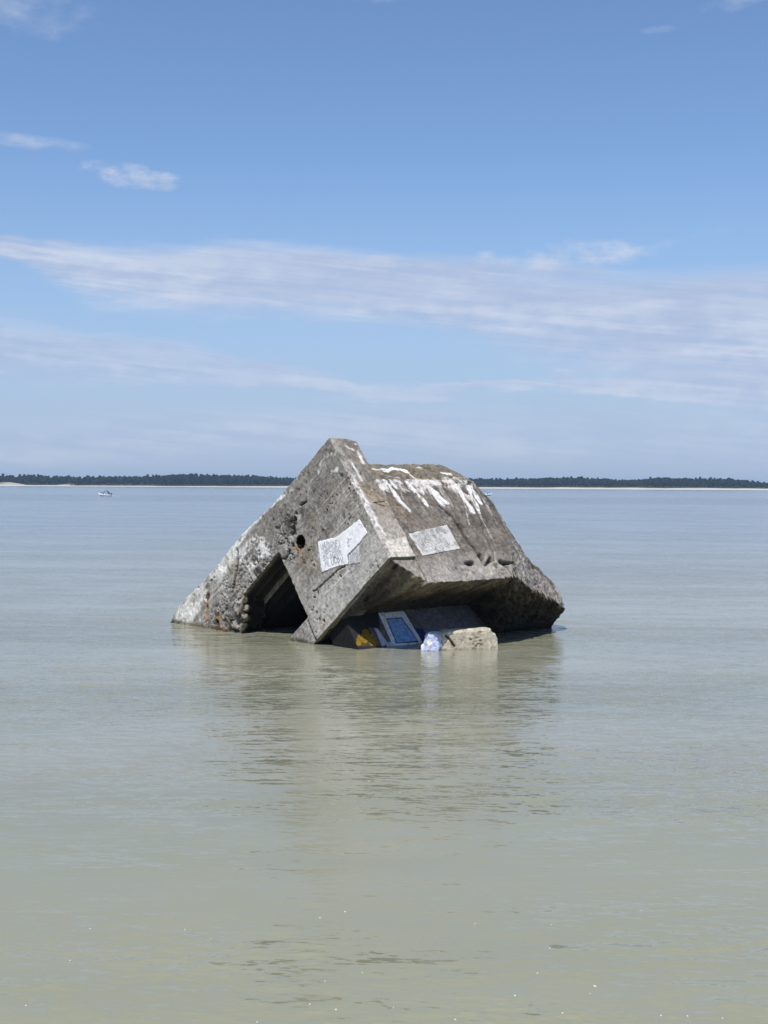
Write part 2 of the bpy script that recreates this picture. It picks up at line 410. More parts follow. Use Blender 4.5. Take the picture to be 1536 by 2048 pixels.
def sight(x, y): return fw + rt * (x - 768) / FPX - up * (y - 1024) / FPX
def on_plane(x, y, nl, d):
    """point of the bunker's plane nl.(u,v,w) = d where the photo shows a mark: where on the surface it sits"""
    n = E @ np.asarray(nl, float); r = sight(x, y); t = ((P1 - EYE) @ n + d) / (r @ n)
    return E.T @ (EYE + r * t - P1)
def onA(*pts): return [tuple(on_plane(x, y, (0, 0, 1), 0)[[0, 1]]) for x, y in pts]
def onB(*pts): return [tuple(on_plane(x, y, (0, 1, 0), 0)[[0, 2]]) for x, y in pts]
DV = 2.75
def onD(*pts): return [tuple(on_plane(x, y, (0, 1, 0), DV)[[0, 2]]) for x, y in pts]

VOX = 0.021
bunker = empty('bunker', (0.16, 36.6, 0.0))
tag(bunker, 'tilted grey concrete bunker ruin sunk in the shallow bay, streaked white by bird droppings', 'bunker')
INV = Matrix.Translation(-Vector(bunker.location))
M_CONC = concrete_material('weathered_concrete')

WHITE = np.array([0.72, 0.70, 0.66]); RUST = np.array([0.36, 0.165, 0.045]); CREVICE_DARK = np.array([0.026, 0.022, 0.018])  # the last is a near-black laid into cracks, pores, holes and hollows
def lay(C, c, k): return C * (1 - k[:, None]) + np.asarray(c) * k[:, None]

def base_concrete(L, seed, board_axis, light=1.0):
    """albedo of old board-marked concrete; boards differ across board_axis"""
    n1 = fbm(L, 0.55, 5, seed); n2 = fbm(L, 2.6, 5, seed + 20, 0.6); n3 = fbm(L, 11.0, 3, seed + 40, 0.6)
    b = L[:, board_axis] / 0.155 + 0.10 * n2 + 0.9 * fbm(L * np.array([1, .15, .15]), 0.8, 2, seed + 9); bi = np.floor(b); bf = b - bi
    bv = _hash(bi.astype(np.int64), bi.astype(np.int64) * 0 + seed, bi.astype(np.int64) * 0, 3) - 0.5
    v = 0.205 * light * (1 + 0.34 * n1 + 0.55 * n2 + 0.38 * n3 + 0.26 * bv)
    C = v[:, None] * np.array([1.03, 0.945, 0.82])
    warm = sstep(0.05, 0.6, fbm(L, 1.1, 4, seed + 60)); C = C * (1 - warm[:, None] * np.array([0.02, 0.09, 0.20]))
    line = np.minimum(bf, 1 - bf) * 0.145
    return C, line, n1, n2, n3

def speckle(V, C, disp, mask, seed):
    """open pores and pale grains scattered in clusters over a face"""
    clus = sstep(-0.25, 0.45, fbm(V, 1.4, 3, seed + 300)); p = vnoise((V * 13.0) @ ROT, seed + 310); q = vnoise((V * 17.0) @ ROT + 4.2, seed + 320); r = vnoise((V * 6.5) @ ROT + 9.1, seed + 330)
    k = np.maximum(sstep(0.80, 0.90, p), 0.9 * sstep(0.86, 0.93, r)) * clus * mask; disp = disp - 0.030 * k; C = lay(C, CREVICE_DARK * 1.2, k * 0.85)
    C = lay(C, np.minimum(C * 1.9, 0.55), sstep(0.80, 0.92, q) * (1 - 0.5 * clus) * mask * 0.6)
    return C, disp

def crack_layer(Q, lines, warp, wid):
    k = np.zeros(len(Q))
    for pts, w_ in lines:
        d, t = seg_dist(Q + warp, pts); k = np.maximum(k, 1 - sstep(0.25 * w_ * wid, w_ * wid, d))
    return k

def wet(L, C):
    z = zworld(L); k = 1 - sstep(0.04, 0.16, z + 0.05 * fbm(L, 3.0, 3, 77)); return lay(C, C * np.array([0.34, 0.33, 0.26]), k * 0.9)

def finish(name, V, Fq, N, disp, C, mat, parent, zcut=-0.5, label=None):
    V2 = V + N * disp[:, None] if disp.ndim == 1 else V + disp
    keep = zworld(V) > zcut
    V2, Fq, C = cull(V2, Fq, keep, C)
    W = (V2 @ E.T + P1)
    me = mesh_np(name, W - np.array(bunker.location), Fq); set_col(me, C)
    o = link(name, me, mat, parent)
    if label: o['label'] = label
    return o

# ---- front wall: a thick plate with a stepped doorway and a round duct
def build_front_wall():
    edge = [(660, 872), (600, 945), (545, 1010), (481, 1070), (437, 1128), (394, 1174), (354, 1215), (334, 1258)]
    ul = [on_plane(x, y, (0, 0, 1), 0) for x, y in edge]
    T = 0.95; pts_f = [(p[0], max(0.0, p[1])) for p in ul] + [(-3.9, 11.4), (1.2, 11.4), (0.9, 6.0), (0.06, 4.0), (0.0, 0.0)]
    # profile sliced into convex strips along v, so the bulging rim is followed
    prof = [(max(0.0, p[1]), p[0]) for p in ul] + [(11.4, -3.7)]
    sol = []
    for (v0, a0), (v1, a1) in zip(prof[:-1], prof[1:]):
        b0, b1 = 0.015 * v0, 0.015 * v1
        q = []
        for v, a, b in ((v0 - 0.02 if v0 > 0 else v0, a0, b0), (v1 + 0.02, a1, b1)):
            for w in (0.0, T): q += [(a + (0.10 if w > 0 else 0), v, w), (b, v, w)]
            q += [(a, v, 0.55)]
        sol.append(hull(q))
    lump = []
    for (px, py), r in [((476, 1222), .17), ((484, 1236), .16), ((472, 1252), .20), ((456, 1264), .20), ((480, 1274), .16), ((438, 1270), .16), ((462, 1240), .15), ((478, 1205), .12), ((486, 1218), .10), ((466, 1278), .17)]:
        a, b = onA((px, py))[0]; q = []
        for _ in range(26):
            dv = rng.normal(size=3); dv /= np.linalg.norm(dv); q.append(tuple(np.array([a, b, 0.10]) + dv * r * rng.uniform(0.75, 1.15) * np.array([1, 1, 1.3])))
        lump.append(hull(q))
    door = [(-2.93, 3.80), (-2.95, 6.0), (-2.29, 6.38), (-1.97, 6.85), (-1.2, 7.3), (-0.71, 7.4), (-0.71, 3.84)]
    under = [(-2.93, 3.80), (-2.95, 6.1), (-2.35, 7.0), (-1.9, 7.6), (-0.71, 8.2), (-0.71, 3.84)]
    cut = [hull([(a, b, w) for a, b in door for w in (-0.5, 1.5)]), hull([(a, b, w) for a, b in under for w in (0.16, 1.5)])]; LUMPS = lump
    cyl = []
    hu, hv = -2.58, 2.80
    for i in range(24):
        a = i * math.tau / 24
        for w in (-0.3, 0.85): cyl.append((hu + 0.19 * math.cos(a), hv + 0.20 * math.sin(a), w))
    cut.append(hull(cyl))
    V, Fq, N = remeshed_union(sol, cut, VOX, LUMPS)
    u, v, w = V.T; A = (N[:, 2] < -0.5) & (w < 0.2); Bm = (N[:, 1] < -0.5) & (v < 0.2)
    Q = V[:, [0, 1]]; QB = V[:, [0, 2]]
    C, line, n1, n2, n3 = base_concrete(V, 11, 0, 1.28)
    lo = sstep(-2.2, -0.3, u) * sstep(4.5, 3.0, v); C = lay(C, np.array([0.43, 0.41, 0.375]) * (1 + 0.20 * n2 + 0.20 * n3)[:, None], lo * 0.75)
    up_dark = sstep(-1.8, -3.6, u) * sstep(6, 3, v); C = C * (1 - 0.25 * up_dark[:, None])
    disp = 0.012 * n2 + 0.007 * n3 - 0.006 * (1 - sstep(0.0, 0.03, line)) * sstep(0, .3, fbm(V, 0.8, 3, 5))
    warp = np.stack([fbm(V, 2.2, 3, 91), fbm(V, 2.2, 3, 92)], 1) * 0.10; wf = np.stack([fbm(V, 9, 3, 93), fbm(V, 9, 3, 94)], 1) * 0.035
    # broken ground left of the doorway
    rough_k = poly_mask(Q + warp * 1.5, onA((455, 1130), (500, 1120), (545, 1090), (575, 1030), (606, 1020), (600, 1115), (572, 1128), (505, 1180), (500, 1290), (360, 1290), (420, 1235), (445, 1175)), 0.18) * A
    rough_k = rough_k * sstep(0.20, 0.34, np.hypot(u - hu, v - hv))
    big = fbm(V, 1.7, 5, 31, 0.62); rid = 1 - np.abs(fbm(V, 2.6, 4, 35, 0.6)) * 2
    disp = disp + rough_k * (-0.02 + 0.050 * big + 0.035 * rid)
    C = lay(C, np.array([0.34, 0.325, 0.30]) * (1 + 0.5 * n2 + 0.3 * n3)[:, None], rough_k * sstep(-0.1, 0.4, n2 + n3 * 0.6) * 0.65)
    C = lay(C, CREVICE_DARK * 1.3, rough_k * sstep(0.12, 0.42, -big - 0.5 * n2) * 0.9)
    vein = sstep(0.86, 0.97, 1 - np.abs(fbm(V, 3.2, 4, 37, 0.6)) * 2) * rough_k; disp = disp - 0.05 * vein; C = lay(C, CREVICE_DARK, vein * 0.8)
    fleckw = sstep(0.25, 0.5, fbm(V, 4.5, 4, 38, 0.65)) * rough_k; C = lay(C, WHITE * 0.85, fleckw * 0.5)
    stv = fbm(np.stack([u * 5.0, v * 0.8, w], 1), 1.0, 4, 36, 0.6); C = lay(C, np.array([0.075, 0.066, 0.056]), sstep(0.08, 0.45, stv) * sstep(3.0, 5.0, v) * A * 0.75); C = lay(C, WHITE * 0.85, sstep(0.12, 0.4, -stv) * sstep(3.6, 5.2, v) * sstep(-3.2, -4.0, u) * A * 0.7)
    # whitish encrusted rim on the lower left
    rim = poly_mask(Q + warp, onA((344, 1262), (352, 1220), (395, 1170), (440, 1126), (470, 1090), (480, 1110), (440, 1160), (405, 1205), (372, 1262)), 0.12) * A
    C = lay(C, np.array([0.66, 0.64, 0.58]) * (1 + 0.35 * n3 + 0.25 * n2)[:, None], rim * sstep(-0.55, 0.10, n2) * 0.95); disp = disp + rim * 0.03 * big
    # white streaks along the long sloping rim
    for pts, wd, s in [(onA((470, 1095), (500, 1050), (530, 1020), (560, 995)), 0.10, 1.0), (onA((485, 1110), (515, 1085), (535, 1100)), 0.22, 0.8), (onA((500, 1130), (525, 1105)), 0.14, 0.8), (onA((560, 1000), (572, 985)), 0.06, .9),
                       (onA((634, 945), (640, 925), (655, 912), (668, 905)), 0.05, .5), (onA((655, 942), (668, 945), (674, 936)), 0.045, .85), (onA((648, 928), (654, 940)), 0.03, .6), (onA((575, 990), (595, 960)), 0.05, .4)]:
        d, t = seg_dist(Q + warp * 0.8 + wf, pts); k = (1 - sstep(wd * 0.6, wd * 1.5, d + 0.07 * n2)) * A * s
        C = lay(C, WHITE * 1.02 * (1 + 0.2 * n3)[:, None], k * sstep(-0.30, 0.05, n2 + 0.7 * n3))
    # pale ridges left between form boards, dark speckle of open pores
    for pts in [onA((627, 1032), (700, 947)), onA((640, 1040), (712, 958)), onA((690, 997), (716, 969)), onA((700, 1010), (719, 993)), onA((660, 1075), (728, 1000)), onA((590, 1000), (640, 945)), onA((650, 1190), (700, 1140)), onA((560, 1060), (600, 1010))]:
        d, t = seg_dist(Q + wf * 0.25, pts); k = (1 - sstep(0.008, 0.03, d)) * A; disp = disp + 0.012 * k; C = lay(C, C * 1.55, k * 0.7)
    duct = (np.hypot(u - hu, v - hv) < 0.235) & (w > 0.03) & (w < 0.93); C = lay(C, np.array([0.012, 0.011, 0.010]), duct * 1.0)  # duct bore blackened in the colour to stand for its inner shade
    C, disp = speckle(V, C, disp, A | Bm, 3)
    # rust
    for pts, wd in [(onA((414, 1190), (415, 1212), (413, 1240)), 0.095), (onA((436, 1235), (440, 1275)), 0.13), (onA((600, 1095), (601, 1112), (599, 1130)), 0.035), (onA((590, 1094), (608, 1095)), 0.05), (onA((648, 1240), (646, 1262)), 0.05), (onA((455, 1262), (462, 1275)), 0.08)]:
        d, t = seg_dist(Q + wf, pts); k = (1 - sstep(wd * 0.45, wd, d + 0.02 * n3)) * A * (1 - 0.5 * t); C = lay(C, RUST * (1 + 0.6 * n2)[:, None], k * 0.9)
    # holes laid brown-black, some with iron rods
    for (px, py), r, dep in [((414, 1197), 0.10, 0.3), ((416, 1190), 0.09, .3), ((384, 1265), 0.10, 0.2), ((434, 1245), 0.10, 0.2), ((647, 1242), 0.055, 0.16), ((681, 1153), 0.045, 0.08), ((628, 1131), 0.05, .08), ((586, 1058), 0.12, .25), ((590, 1038), .07, .22), ((592, 1027), .05, .18), ((583, 1068), .08, .2), ((585, 1090), .08, .2), ((396, 1174), .05, .1)]:
        c = onA((px, py))[0]; d = np.hypot(Q[:, 0] - c[0] + wf[:, 0], Q[:, 1] - c[1] + wf[:, 1]); k = (1 - sstep(r * 0.6, r * 1.1, d)) * A
        disp = disp - k * dep; C = lay(C, CREVICE_DARK * np.array([1.0, 0.7, 0.55]), k * 0.9)
    # cracks
    lines = [(onA((613, 1236), (620, 1258), (633, 1284)), 1.0), (onA((474, 1100), (475, 1130), (469, 1165), (466, 1185)), 1.1), (onA((690, 1130), (664, 1150), (640, 1172), (628, 1182)), 0.5), (onA((706, 1060), (690, 1066)), .6),
             (onA((568, 1118), (575, 1112), (578, 1100)), 1.0), (onA((600, 1010), (612, 1003)), .8)]
    k = crack_layer(Q, lines, wf, 0.062) * A; disp = disp - 0.10 * k; C = lay(C, CREVICE_DARK, k * 0.85)
    dots = crack_layer(Q, [(onA((620, 1060), (668, 998)), 1.4), (onA((600, 1018), (640, 960)), 1.6)], wf * 2, 0.05) * (n3 > 0.42) * A
    disp = disp - 0.06 * dots; C = lay(C, CREVICE_DARK, dots * 0.8)
    # bottom rim worn pale, narrow pale arris
    ar = (1 - sstep(0.02, 0.09, -u + 0.015 * v + 0.03 * n2)) * A; C = lay(C, np.array([0.40, 0.38, 0.33]), ar * 0.7)
    ring = onA((600, 1271))[0]; rr = np.hypot((Q[:, 0] - ring[0]) * 1.0, (Q[:, 1] - ring[1])); C = lay(C, np.array([0.13, 0.125, 0.12]), (1 - sstep(0.012, 0.03, np.abs(rr - 0.19))) * A * 0.6)
    # narrow end face towards the roof (v = 0): pale weathered arris and streaks
    C[Bm] *= np.array([0.92, 0.87, 0.82])
    dd = w + 0.07 * n2 + 0.04 * n3; zone = sstep(-3.0, -2.6, u) * sstep(-0.7, -1.1, u)
    kk = (1 - sstep(0.12, 0.34, dd + 0.12 * fbm(V * np.array([.35, 1, 2.2]), 2.0, 3, 17))) * (0.30 + 0.70 * zone) * ((N[:, 1] < -0.25) & (v < 0.3)); C = lay(C, WHITE * 0.85 * (1 + 0.25 * n3)[:, None], kk * sstep(-0.25, 0.25, n2 + 0.8 * n3 + 0.4 * fbm(V, 1.3, 3, 18)))
    for pts, wd, s in [(onB((700, 920), (712, 940), (722, 960)), .05, .8), (onB((712, 890), (725, 925)), .06, .9), (onB((742, 1020), (756, 1048), (770, 1070)), .05, .7), (onB((722, 985), (738, 1012)), .05, .8), (onB((690, 890), (706, 900)), .04, .6)]:
        d, t = seg_dist(QB + wf * 1.4, pts); C = lay(C, WHITE, (1 - sstep(wd * .5, wd * 1.3, d + 0.03 * n2)) * Bm * s * sstep(-0.5, 0.05, n2 + 0.8 * n3))
    pb = poly_mask(QB + wf, onB((770, 1080), (824, 1072), (838, 1110), (784, 1118)), 0.04) * Bm
    C = lay(C, np.array([0.60, 0.55, 0.47]) * (1 + 0.3 * n3)[:, None], pb * sstep(-0.75, -0.2, n2 + 0.4 * n3) * 0.92)
    # underside: damp dark algae, rows of open pores
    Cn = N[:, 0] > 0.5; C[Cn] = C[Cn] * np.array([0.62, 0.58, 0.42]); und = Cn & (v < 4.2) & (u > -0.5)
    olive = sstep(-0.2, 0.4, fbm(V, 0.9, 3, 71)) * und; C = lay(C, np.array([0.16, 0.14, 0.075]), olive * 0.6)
    pore = vnoise(np.stack([v * 5.0, w * 9.0, u], 1), 9); k = sstep(0.80, 0.90, pore) * und; disp = disp - 0.05 * k; C = lay(C, CREVICE_DARK * .6, k * 0.8)
    jamb = (v > 6.0) & (u > -3.0) & (w < 1.0) & (N[:, 1] < -0.3); disp = disp + jamb * (0.22 * fbm(V, 1.6, 4, 39, .6) + 0.08)
    inner = (w > 0.1) & (w < 0.93) & (v > 3.3) & (u > -3.1) & ~A; C = lay(C, np.array([0.013, 0.012, 0.011]), inner * 0.95)  # darkness inside the doorway is painted into the albedo
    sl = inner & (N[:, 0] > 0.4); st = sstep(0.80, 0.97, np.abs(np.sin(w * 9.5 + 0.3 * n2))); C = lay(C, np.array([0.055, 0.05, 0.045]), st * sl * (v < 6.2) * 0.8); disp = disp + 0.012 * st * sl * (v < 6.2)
    # ragged edge of the doorway and of the whole plate
    edge_k = (1 - np.clip(np.abs(N).max(1) * 1.0, 0, 1)); bite = sstep(0.15, 0.55, fbm(V, 2.3, 4, 62, 0.6)); disp = disp + np.where(edge_k > 0.03, 0.03 * n2 - 0.012 + 0.03 * n3 - 0.07 * bite, 0); C = lay(C, np.array([0.36, 0.34, 0.30]), (edge_k > 0.03) * bite * A * 0.6)
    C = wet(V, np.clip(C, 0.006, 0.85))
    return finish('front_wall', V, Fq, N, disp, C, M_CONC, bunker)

def remeshed_union(solids, cutters, voxel, after=()):
    """voxel union first (overlapping convex strips), then cuts, then an even grid again"""
    bm = bmesh.new()
    for me in solids: bm.from_mesh(me)
    me = bpy.data.meshes.new('tmp'); bm.to_mesh(me); bm.free()
    o = bpy.data.objects.new('tmp', me); COL.objects.link(o); tmp = [o]
    r = o.modifiers.new('r', 'REMESH'); r.mode = 'VOXEL'; r.voxel_size = voxel
    dg = bpy.context.evaluated_depsgraph_get(); dg.update()
    m2 = bpy.data.meshes.new_from_object(o.evaluated_get(dg))
    if cutters:
        if after: pass
        o.modifiers.clear(); o.data = m2
        for c in cutters:
            co = bpy.data.objects.new('tmpc', c); COL.objects.link(co); tmp.append(co)
            b = o.modifiers.new('b', 'BOOLEAN'); b.operation = 'DIFFERENCE'; b.solver = 'EXACT'; b.object = co
        if after:
            dg = bpy.context.evaluated_depsgraph_get(); dg.update(); m3 = bpy.data.meshes.new_from_object(o.evaluated_get(dg))
            bm = bmesh.new(); bm.from_mesh(m3)
            for me in after: bm.from_mesh(me)
            bm.to_mesh(m3); bm.free(); o.modifiers.clear(); o.data = m3
        r = o.modifiers.new('r', 'REMESH'); r.mode = 'VOXEL'; r.voxel_size = voxel
        dg = bpy.context.evaluated_depsgraph_get(); dg.update()
        m2 = bpy.data.meshes.new_from_object(o.evaluated_get(dg))
    n = len(m2.vertices); V = np.empty(n * 3, np.float32); m2.vertices.foreach_get('co', V)
    Fq = np.empty(len(m2.polygons) * 4, np.int32); m2.loops.foreach_get('vertex_index', Fq)
    N = np.empty(n * 3, np.float32); m2.vertices.foreach_get('normal', N)
    for t in tmp: bpy.data.objects.remove(t)
    return V.reshape(-1, 3).astype(np.float64), Fq.reshape(-1, 4), N.reshape(-1, 3).astype(np.float64)

# ---- main block (roof slab) with its slanted far corner
W0 = 4.8
def build_roof_block():
    fpl = lambda x, y: on_plane(x, y, (0, 1, -0.55), -0.55 * W0)
    out = [fpl(*q) for q in [(958, 975), (982, 1000), (996, 1029), (1019, 1061), (1058, 1118)]]
    bul = [fpl(*q) for q in [(1058, 1118), (1076, 1134), (1104, 1161), (1124, 1195), (1133, 1218)]]
    b0 = 0.87
    front = [(b0, 0.0, 0.9), (b0, 0.0, 4.25), (-0.1, 0.0, W0), (-2.62, 0.0, 0.9), (-2.62, 0.0, W0 - 0.05), (-3.42, 0.30, 0.9), (-3.50, 0.30, 4.15), (-3.15, 0.25, 4.62)]
    back = [(-3.9, 1.6, 0.9), (-3.9, 1.6, 4.2), (b0, 8.2, 0.9), (-3.9, 8.2, 0.9), (-3.6, 8.2, 6)]
    main = front + back
    for p in out: main += [tuple(p), tuple(p + np.array([0.0, 2.2, 0.25])), tuple(p + np.array([0.5, 5.5, 0.2]))]
    p = fpl(1133, 1218); main += [(b0, 1.5, 7.2), (b0, 6.0, 7.6)]
    low = [(b0, 0.1, 4.4), (b0, 6, 8.9), (b0, 0.4, 4.0), (-0.6, 0.9, 6.0), (-0.6, 3, 6.3)]
    for q in bul: low += [tuple(q), tuple(q + np.array([0, 1.4, 0.36])), tuple(q + np.array([0, 4.5, 0.7]))]
    low.append((b0, p[1], p[2]))
    fil = [(0.04, 0.07, 0.06), (0.84, 0.07, 1.02), (-0.3, 0.07, 0.06), (-0.3, 0.07, 1.02), (0.10, 2.8, 0.06), (-0.05, 2.72, 1.02), (-0.3, 2.8, 0.06), (-0.3, 2.8, 1.02)]
    sol = [hull(main), hull(low), hull(fil)]
    cut = [hull([(a, b, c + q) for a, b, c1 in ((1.0, -0.3, 4.2), (0.875, 0.0, 4.2), (-0.04, DV, 5.1), (2.2, DV, 6.2), (-0.04, 3.4, 5.1), (2.2, 3.4, 6.2), (2.2, 0, 4.2)) for c, q in ((0.3, 0), (c1, 0))]),
           hull(box_pts((-2.93 + 0.13, 3.80, 0.3), (1.5, 7.3, 1.15))), hull(box_pts((-2.66, 3.80, 1.1), (1.5, 7.3, 1.45))), hull(box_pts((-2.52, 3.75, 1.4), (1.5, 7.3, 4.6)))]
    V, Fq, N = remeshed_union(sol, cut, VOX)
    u, v, w = V.T; B = (N[:, 1] < -0.45) & (v < 2.6); Q = V[:, [0, 2]]
    C, line, n1, n2, n3 = base_concrete(V, 41, 0, 0.98)
    disp = 0.014 * n2 + 0.008 * n3 - 0.006 * (1 - sstep(0.0, 0.03, line)) * sstep(0, .3, fbm(V, 0.9, 3, 5))
    warp = np.stack([fbm(V, 2.2, 3, 191), fbm(V, 2.2, 3, 192)], 1) * 0.10; wf = np.stack([fbm(V, 9, 3, 193), fbm(V, 9, 3, 194)], 1) * 0.035
    C[B] *= np.array([0.78, 0.73, 0.69]); mott = fbm(V * np.array([0.8, 1, 1.3]), 1.9, 5, 47, 0.65); C = np.where(B[:, None], C * (1 + 0.45 * mott)[:, None], C)
    lowb = sstep(-0.3, 0.5, u) * B; C = lay(C, np.array([0.33, 0.30, 0.265]) * (1 + 0.35 * n2 + 0.3 * n3)[:, None], lowb * 0.75)
    C, disp = speckle(V, C, disp, B, 8)
    # thin, faded runs hanging from the ledge
    run = fbm(np.stack([u * 0.7, v * 0, w * 9.0 + 0.6 * fbm(V, 1.5, 2, 91)], 1), 1.0, 4, 95, 0.6); ln = sstep(-1.2, -2.5, u + 0.7 * fbm(np.stack([w * 4.0, w * 0, w * 0], 1), 1.0, 3, 96))
    C = lay(C, WHITE * 0.85, sstep(0.05, 0.45, run) * ln * B * 0.55); C = lay(C, np.array([0.11, 0.095, 0.08]), sstep(0.05, 0.5, -run) * sstep(0.4, -1.0, u) * B * 0.55)
    # mossy brown upper rounding, with a pale ledge under it
    moss = sstep(-2.55, -2.75, u + 0.08 * n2) * ((N[:, 1] < -0.2) & (v < 1.0)); C = lay(C, np.array([0.15, 0.128, 0.095]) * (1 + 0.5 * n2 + 0.4 * n3)[:, None], moss * 0.85)
    C = lay(C, np.array([0.22, 0.20, 0.17]), moss * sstep(0.1, 0.5, fbm(V, 1.3, 3, 88)) * .6)
    ledge = (1 - sstep(0.03, 0.11, np.abs(u + 2.56 + 0.05 * n2))) * B * sstep(W0, W0 - .3, w); C = lay(C, WHITE * 0.8, ledge * sstep(-0.35, 0.15, n2 + 0.5 * n3) * 0.9)
    # bird droppings: long tapering runs down the slope
    runs = [([(770, 962), (786, 982), (800, 1002), (818, 1020)], 0.115, 1.0), ([(760, 972), (778, 976)], 0.13, .9), ([(783, 962), (793, 975)], .08, .8), ([(815, 965), (830, 982), (845, 1000), (854, 1011)], 0.085, .95), ([(822, 975), (846, 985)], .10, .7),
            ([(855, 972), (872, 988), (893, 1006)], 0.12, 1.0), ([(858, 978), (874, 997), (889, 1012)], 0.085, .9), ([(850, 966), (880, 968)], .10, .7), ([(914, 972), (926, 995), (938, 1012), (947, 1026)], 0.09, .9),
            ([(936, 975), (948, 1000), (960, 1026)], 0.10, .95), ([(941, 975), (953, 990), (962, 1007)], 0.11, 1.0), ([(925, 990), (942, 1024)], .06, .7), ([(928, 1005), (940, 1050)], .03, .4), ([(960, 1025), (975, 1060), (990, 1090)], .025, .35)]
    for px, wd, s in runs:
        d, t = seg_dist(Q + warp * 0.45 + wf, onB(*px)); wid = 1.35 * wd * (0.75 + 0.35 * np.sin(t * 9 + wd * 80) * 0.5 + 0.25 * n2)
        k = (1 - sstep(wid * 0.45, wid, d)) * B * s; k = k * sstep(-0.75, -0.2, run + 0.5 * n3 + 0.25 * n2); C = lay(C, WHITE * 1.08 * (1 + 0.15 * n3)[:, None], k); disp = disp + 0.012 * k
    fan = poly_mask(Q + warp, onB((870, 960), (905, 953), (940, 962), (955, 985), (950, 1005), (915, 985), (885, 975), (850, 985), (800, 985), (760, 985), (758, 966), (810, 964)), 0.12) * B
    C = lay(C, np.array([0.62, 0.57, 0.52]) * (1 + 0.3 * n3)[:, None], fan * sstep(-0.22, 0.22, n2 + 0.6 * n3 + 0.3 * n1) * 0.9)
    for px, wd, s in [([(769, 938), (790, 934), (812, 939)], 0.10, 1.0), ([(800, 934), (815, 945), (826, 964)], 0.05, .9), ([(748, 934), (770, 940)], .05, .7), ([(884, 945), (901, 948)], 0.07, .9), ([(836, 932), (846, 934)], .04, .6), ([(755, 945), (795, 960)], .03, .4)]:
        c3 = [on_plane(x, y, (0, 1, 0.0), 0.14) for x, y in px]; d, t = seg_dist(Q + wf, [(c[0], c[2]) for c in c3])
        k = (1 - sstep(wd * 0.5, wd, d + 0.02 * n2)) * ((N[:, 1] < -0.15) & (v < 1)); C = lay(C, WHITE, k * s)
    # cracks running down the slab
    lines = [(onB((902, 1030), (921, 1056), (931, 1073), (943, 1091), (965, 1115)), 1.0), (onB((965, 1115), (974, 1129), (983, 1117), (994, 1132)), 1.3), (onB((962, 1112), (970, 1126)), 2.2), (onB((1003, 1124), (1016, 1134)), 1.8), (onB((1005, 1125), (1033, 1125)), .9), (onB((1016, 1134), (1024, 1150)), 1.),
             (onB((960, 1030), (968, 1065), (985, 1100), (990, 1120)), .5), (onB((935, 1127), (948, 1126)), 1.4), (onB((880, 1012), (905, 1035)), .8)]
    k = crack_layer(Q, lines, wf, 0.068) * B; disp = disp - 0.15 * k; C = lay(C, CREVICE_DARK, k * 0.9)
    hole = onB((1033, 1125))[0]; kk = (1 - sstep(.05, .10, np.hypot(Q[:, 0] - hole[0], Q[:, 1] - hole[1]))) * B; disp = disp - kk * .15; C = lay(C, CREVICE_DARK, kk * .8)
    crumb = poly_mask(Q + warp, onB((900, 1010), (925, 1050), (960, 1100), (1030, 1110), (1040, 1158), (985, 1158), (955, 1130), (890, 1040)), 0.15) * B
    disp = disp + crumb * 0.05 * fbm(V, 3.0, 4, 55, 0.6); C = lay(C, np.array([0.36, 0.33, 0.27]), crumb * sstep(0.1, 0.5, n2 + n3 * .5) * 0.7)
    # slanted end: long board grooves running down it, ochre patch low down
    Fm = (N[:, 2] > 0.15) & (v < 3.2) & (N[:, 0] < 0.6)
    gr = fbm(np.stack([u * 0.35, v * 0, w * 4.0], 1), 1.0, 4, 66); C = np.where(Fm[:, None], C * (1 + 0.5 * gr)[:, None], C); disp = disp + np.where(Fm, 0.03 * gr, 0)
    k = sstep(0.2, 0.6, fbm(np.stack([u * 0.6, v, w * 2.6], 1), 1.0, 3, 67)) * Fm; C = lay(C, WHITE * 0.75, k * 0.6)
    k = sstep(0.1, 0.5, fbm(np.stack([u * 0.5, v, w * 2.0], 1), 1.0, 3, 68)) * Fm * sstep(-1.0, 0.2, u); C = lay(C, np.array([0.13, 0.10, 0.04]), k * 0.7)
    # underside: dark, damp, pitted along the boards
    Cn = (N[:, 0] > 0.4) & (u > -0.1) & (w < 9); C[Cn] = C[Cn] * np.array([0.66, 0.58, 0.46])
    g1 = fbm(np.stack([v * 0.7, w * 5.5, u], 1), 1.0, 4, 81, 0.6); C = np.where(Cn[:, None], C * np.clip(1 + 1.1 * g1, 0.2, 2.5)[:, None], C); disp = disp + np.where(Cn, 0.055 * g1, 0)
    damp_shade = sstep(0.4, 1.5, v + 0.2 * n1) * Cn; C = lay(C, np.array([0.030, 0.026, 0.020]), damp_shade * 0.8)  # damp near-black, with shade painted in towards the low back
    pore = vnoise(np.stack([v * 4.0, w * 9.0, u], 1), 19); k = sstep(0.80, 0.90, pore) * Cn; disp = disp - 0.06 * k; C = lay(C, CREVICE_DARK * .5, k * 0.8)
    # shattered lower corner
    cr = np.exp(-((u - b0) / 0.30) ** 2) * sstep(3.6, 4.3, w) * (v < 2.6) * sstep(9, 7, w); spik = fbm(np.stack([u * 1.2, v * 3.5, w * 7.0], 1), 1.0, 4, 58, 0.7)
    D3 = N * disp[:, None]; D3[:, 0] += cr * (0.34 * spik - 0.06)
    edge_k = (1 - np.abs(N).max(1)); bite = sstep(0.15, 0.55, fbm(V, 2.3, 4, 63, 0.6)); D3 += N * np.where((edge_k > 0.05) & (v < 3), 0.03 * n2 - 0.012 + 0.03 * n3 - 0.06 * bite, 0)[:, None]
    inner = (w > 0.95) & (w < 4.8) & (v > 3.3) & (v < 7.6) & (u > -3); C = lay(C, np.array([0.011, 0.010, 0.009]), inner * 0.95)  # unlit room behind the doorway, its shade put into the colour
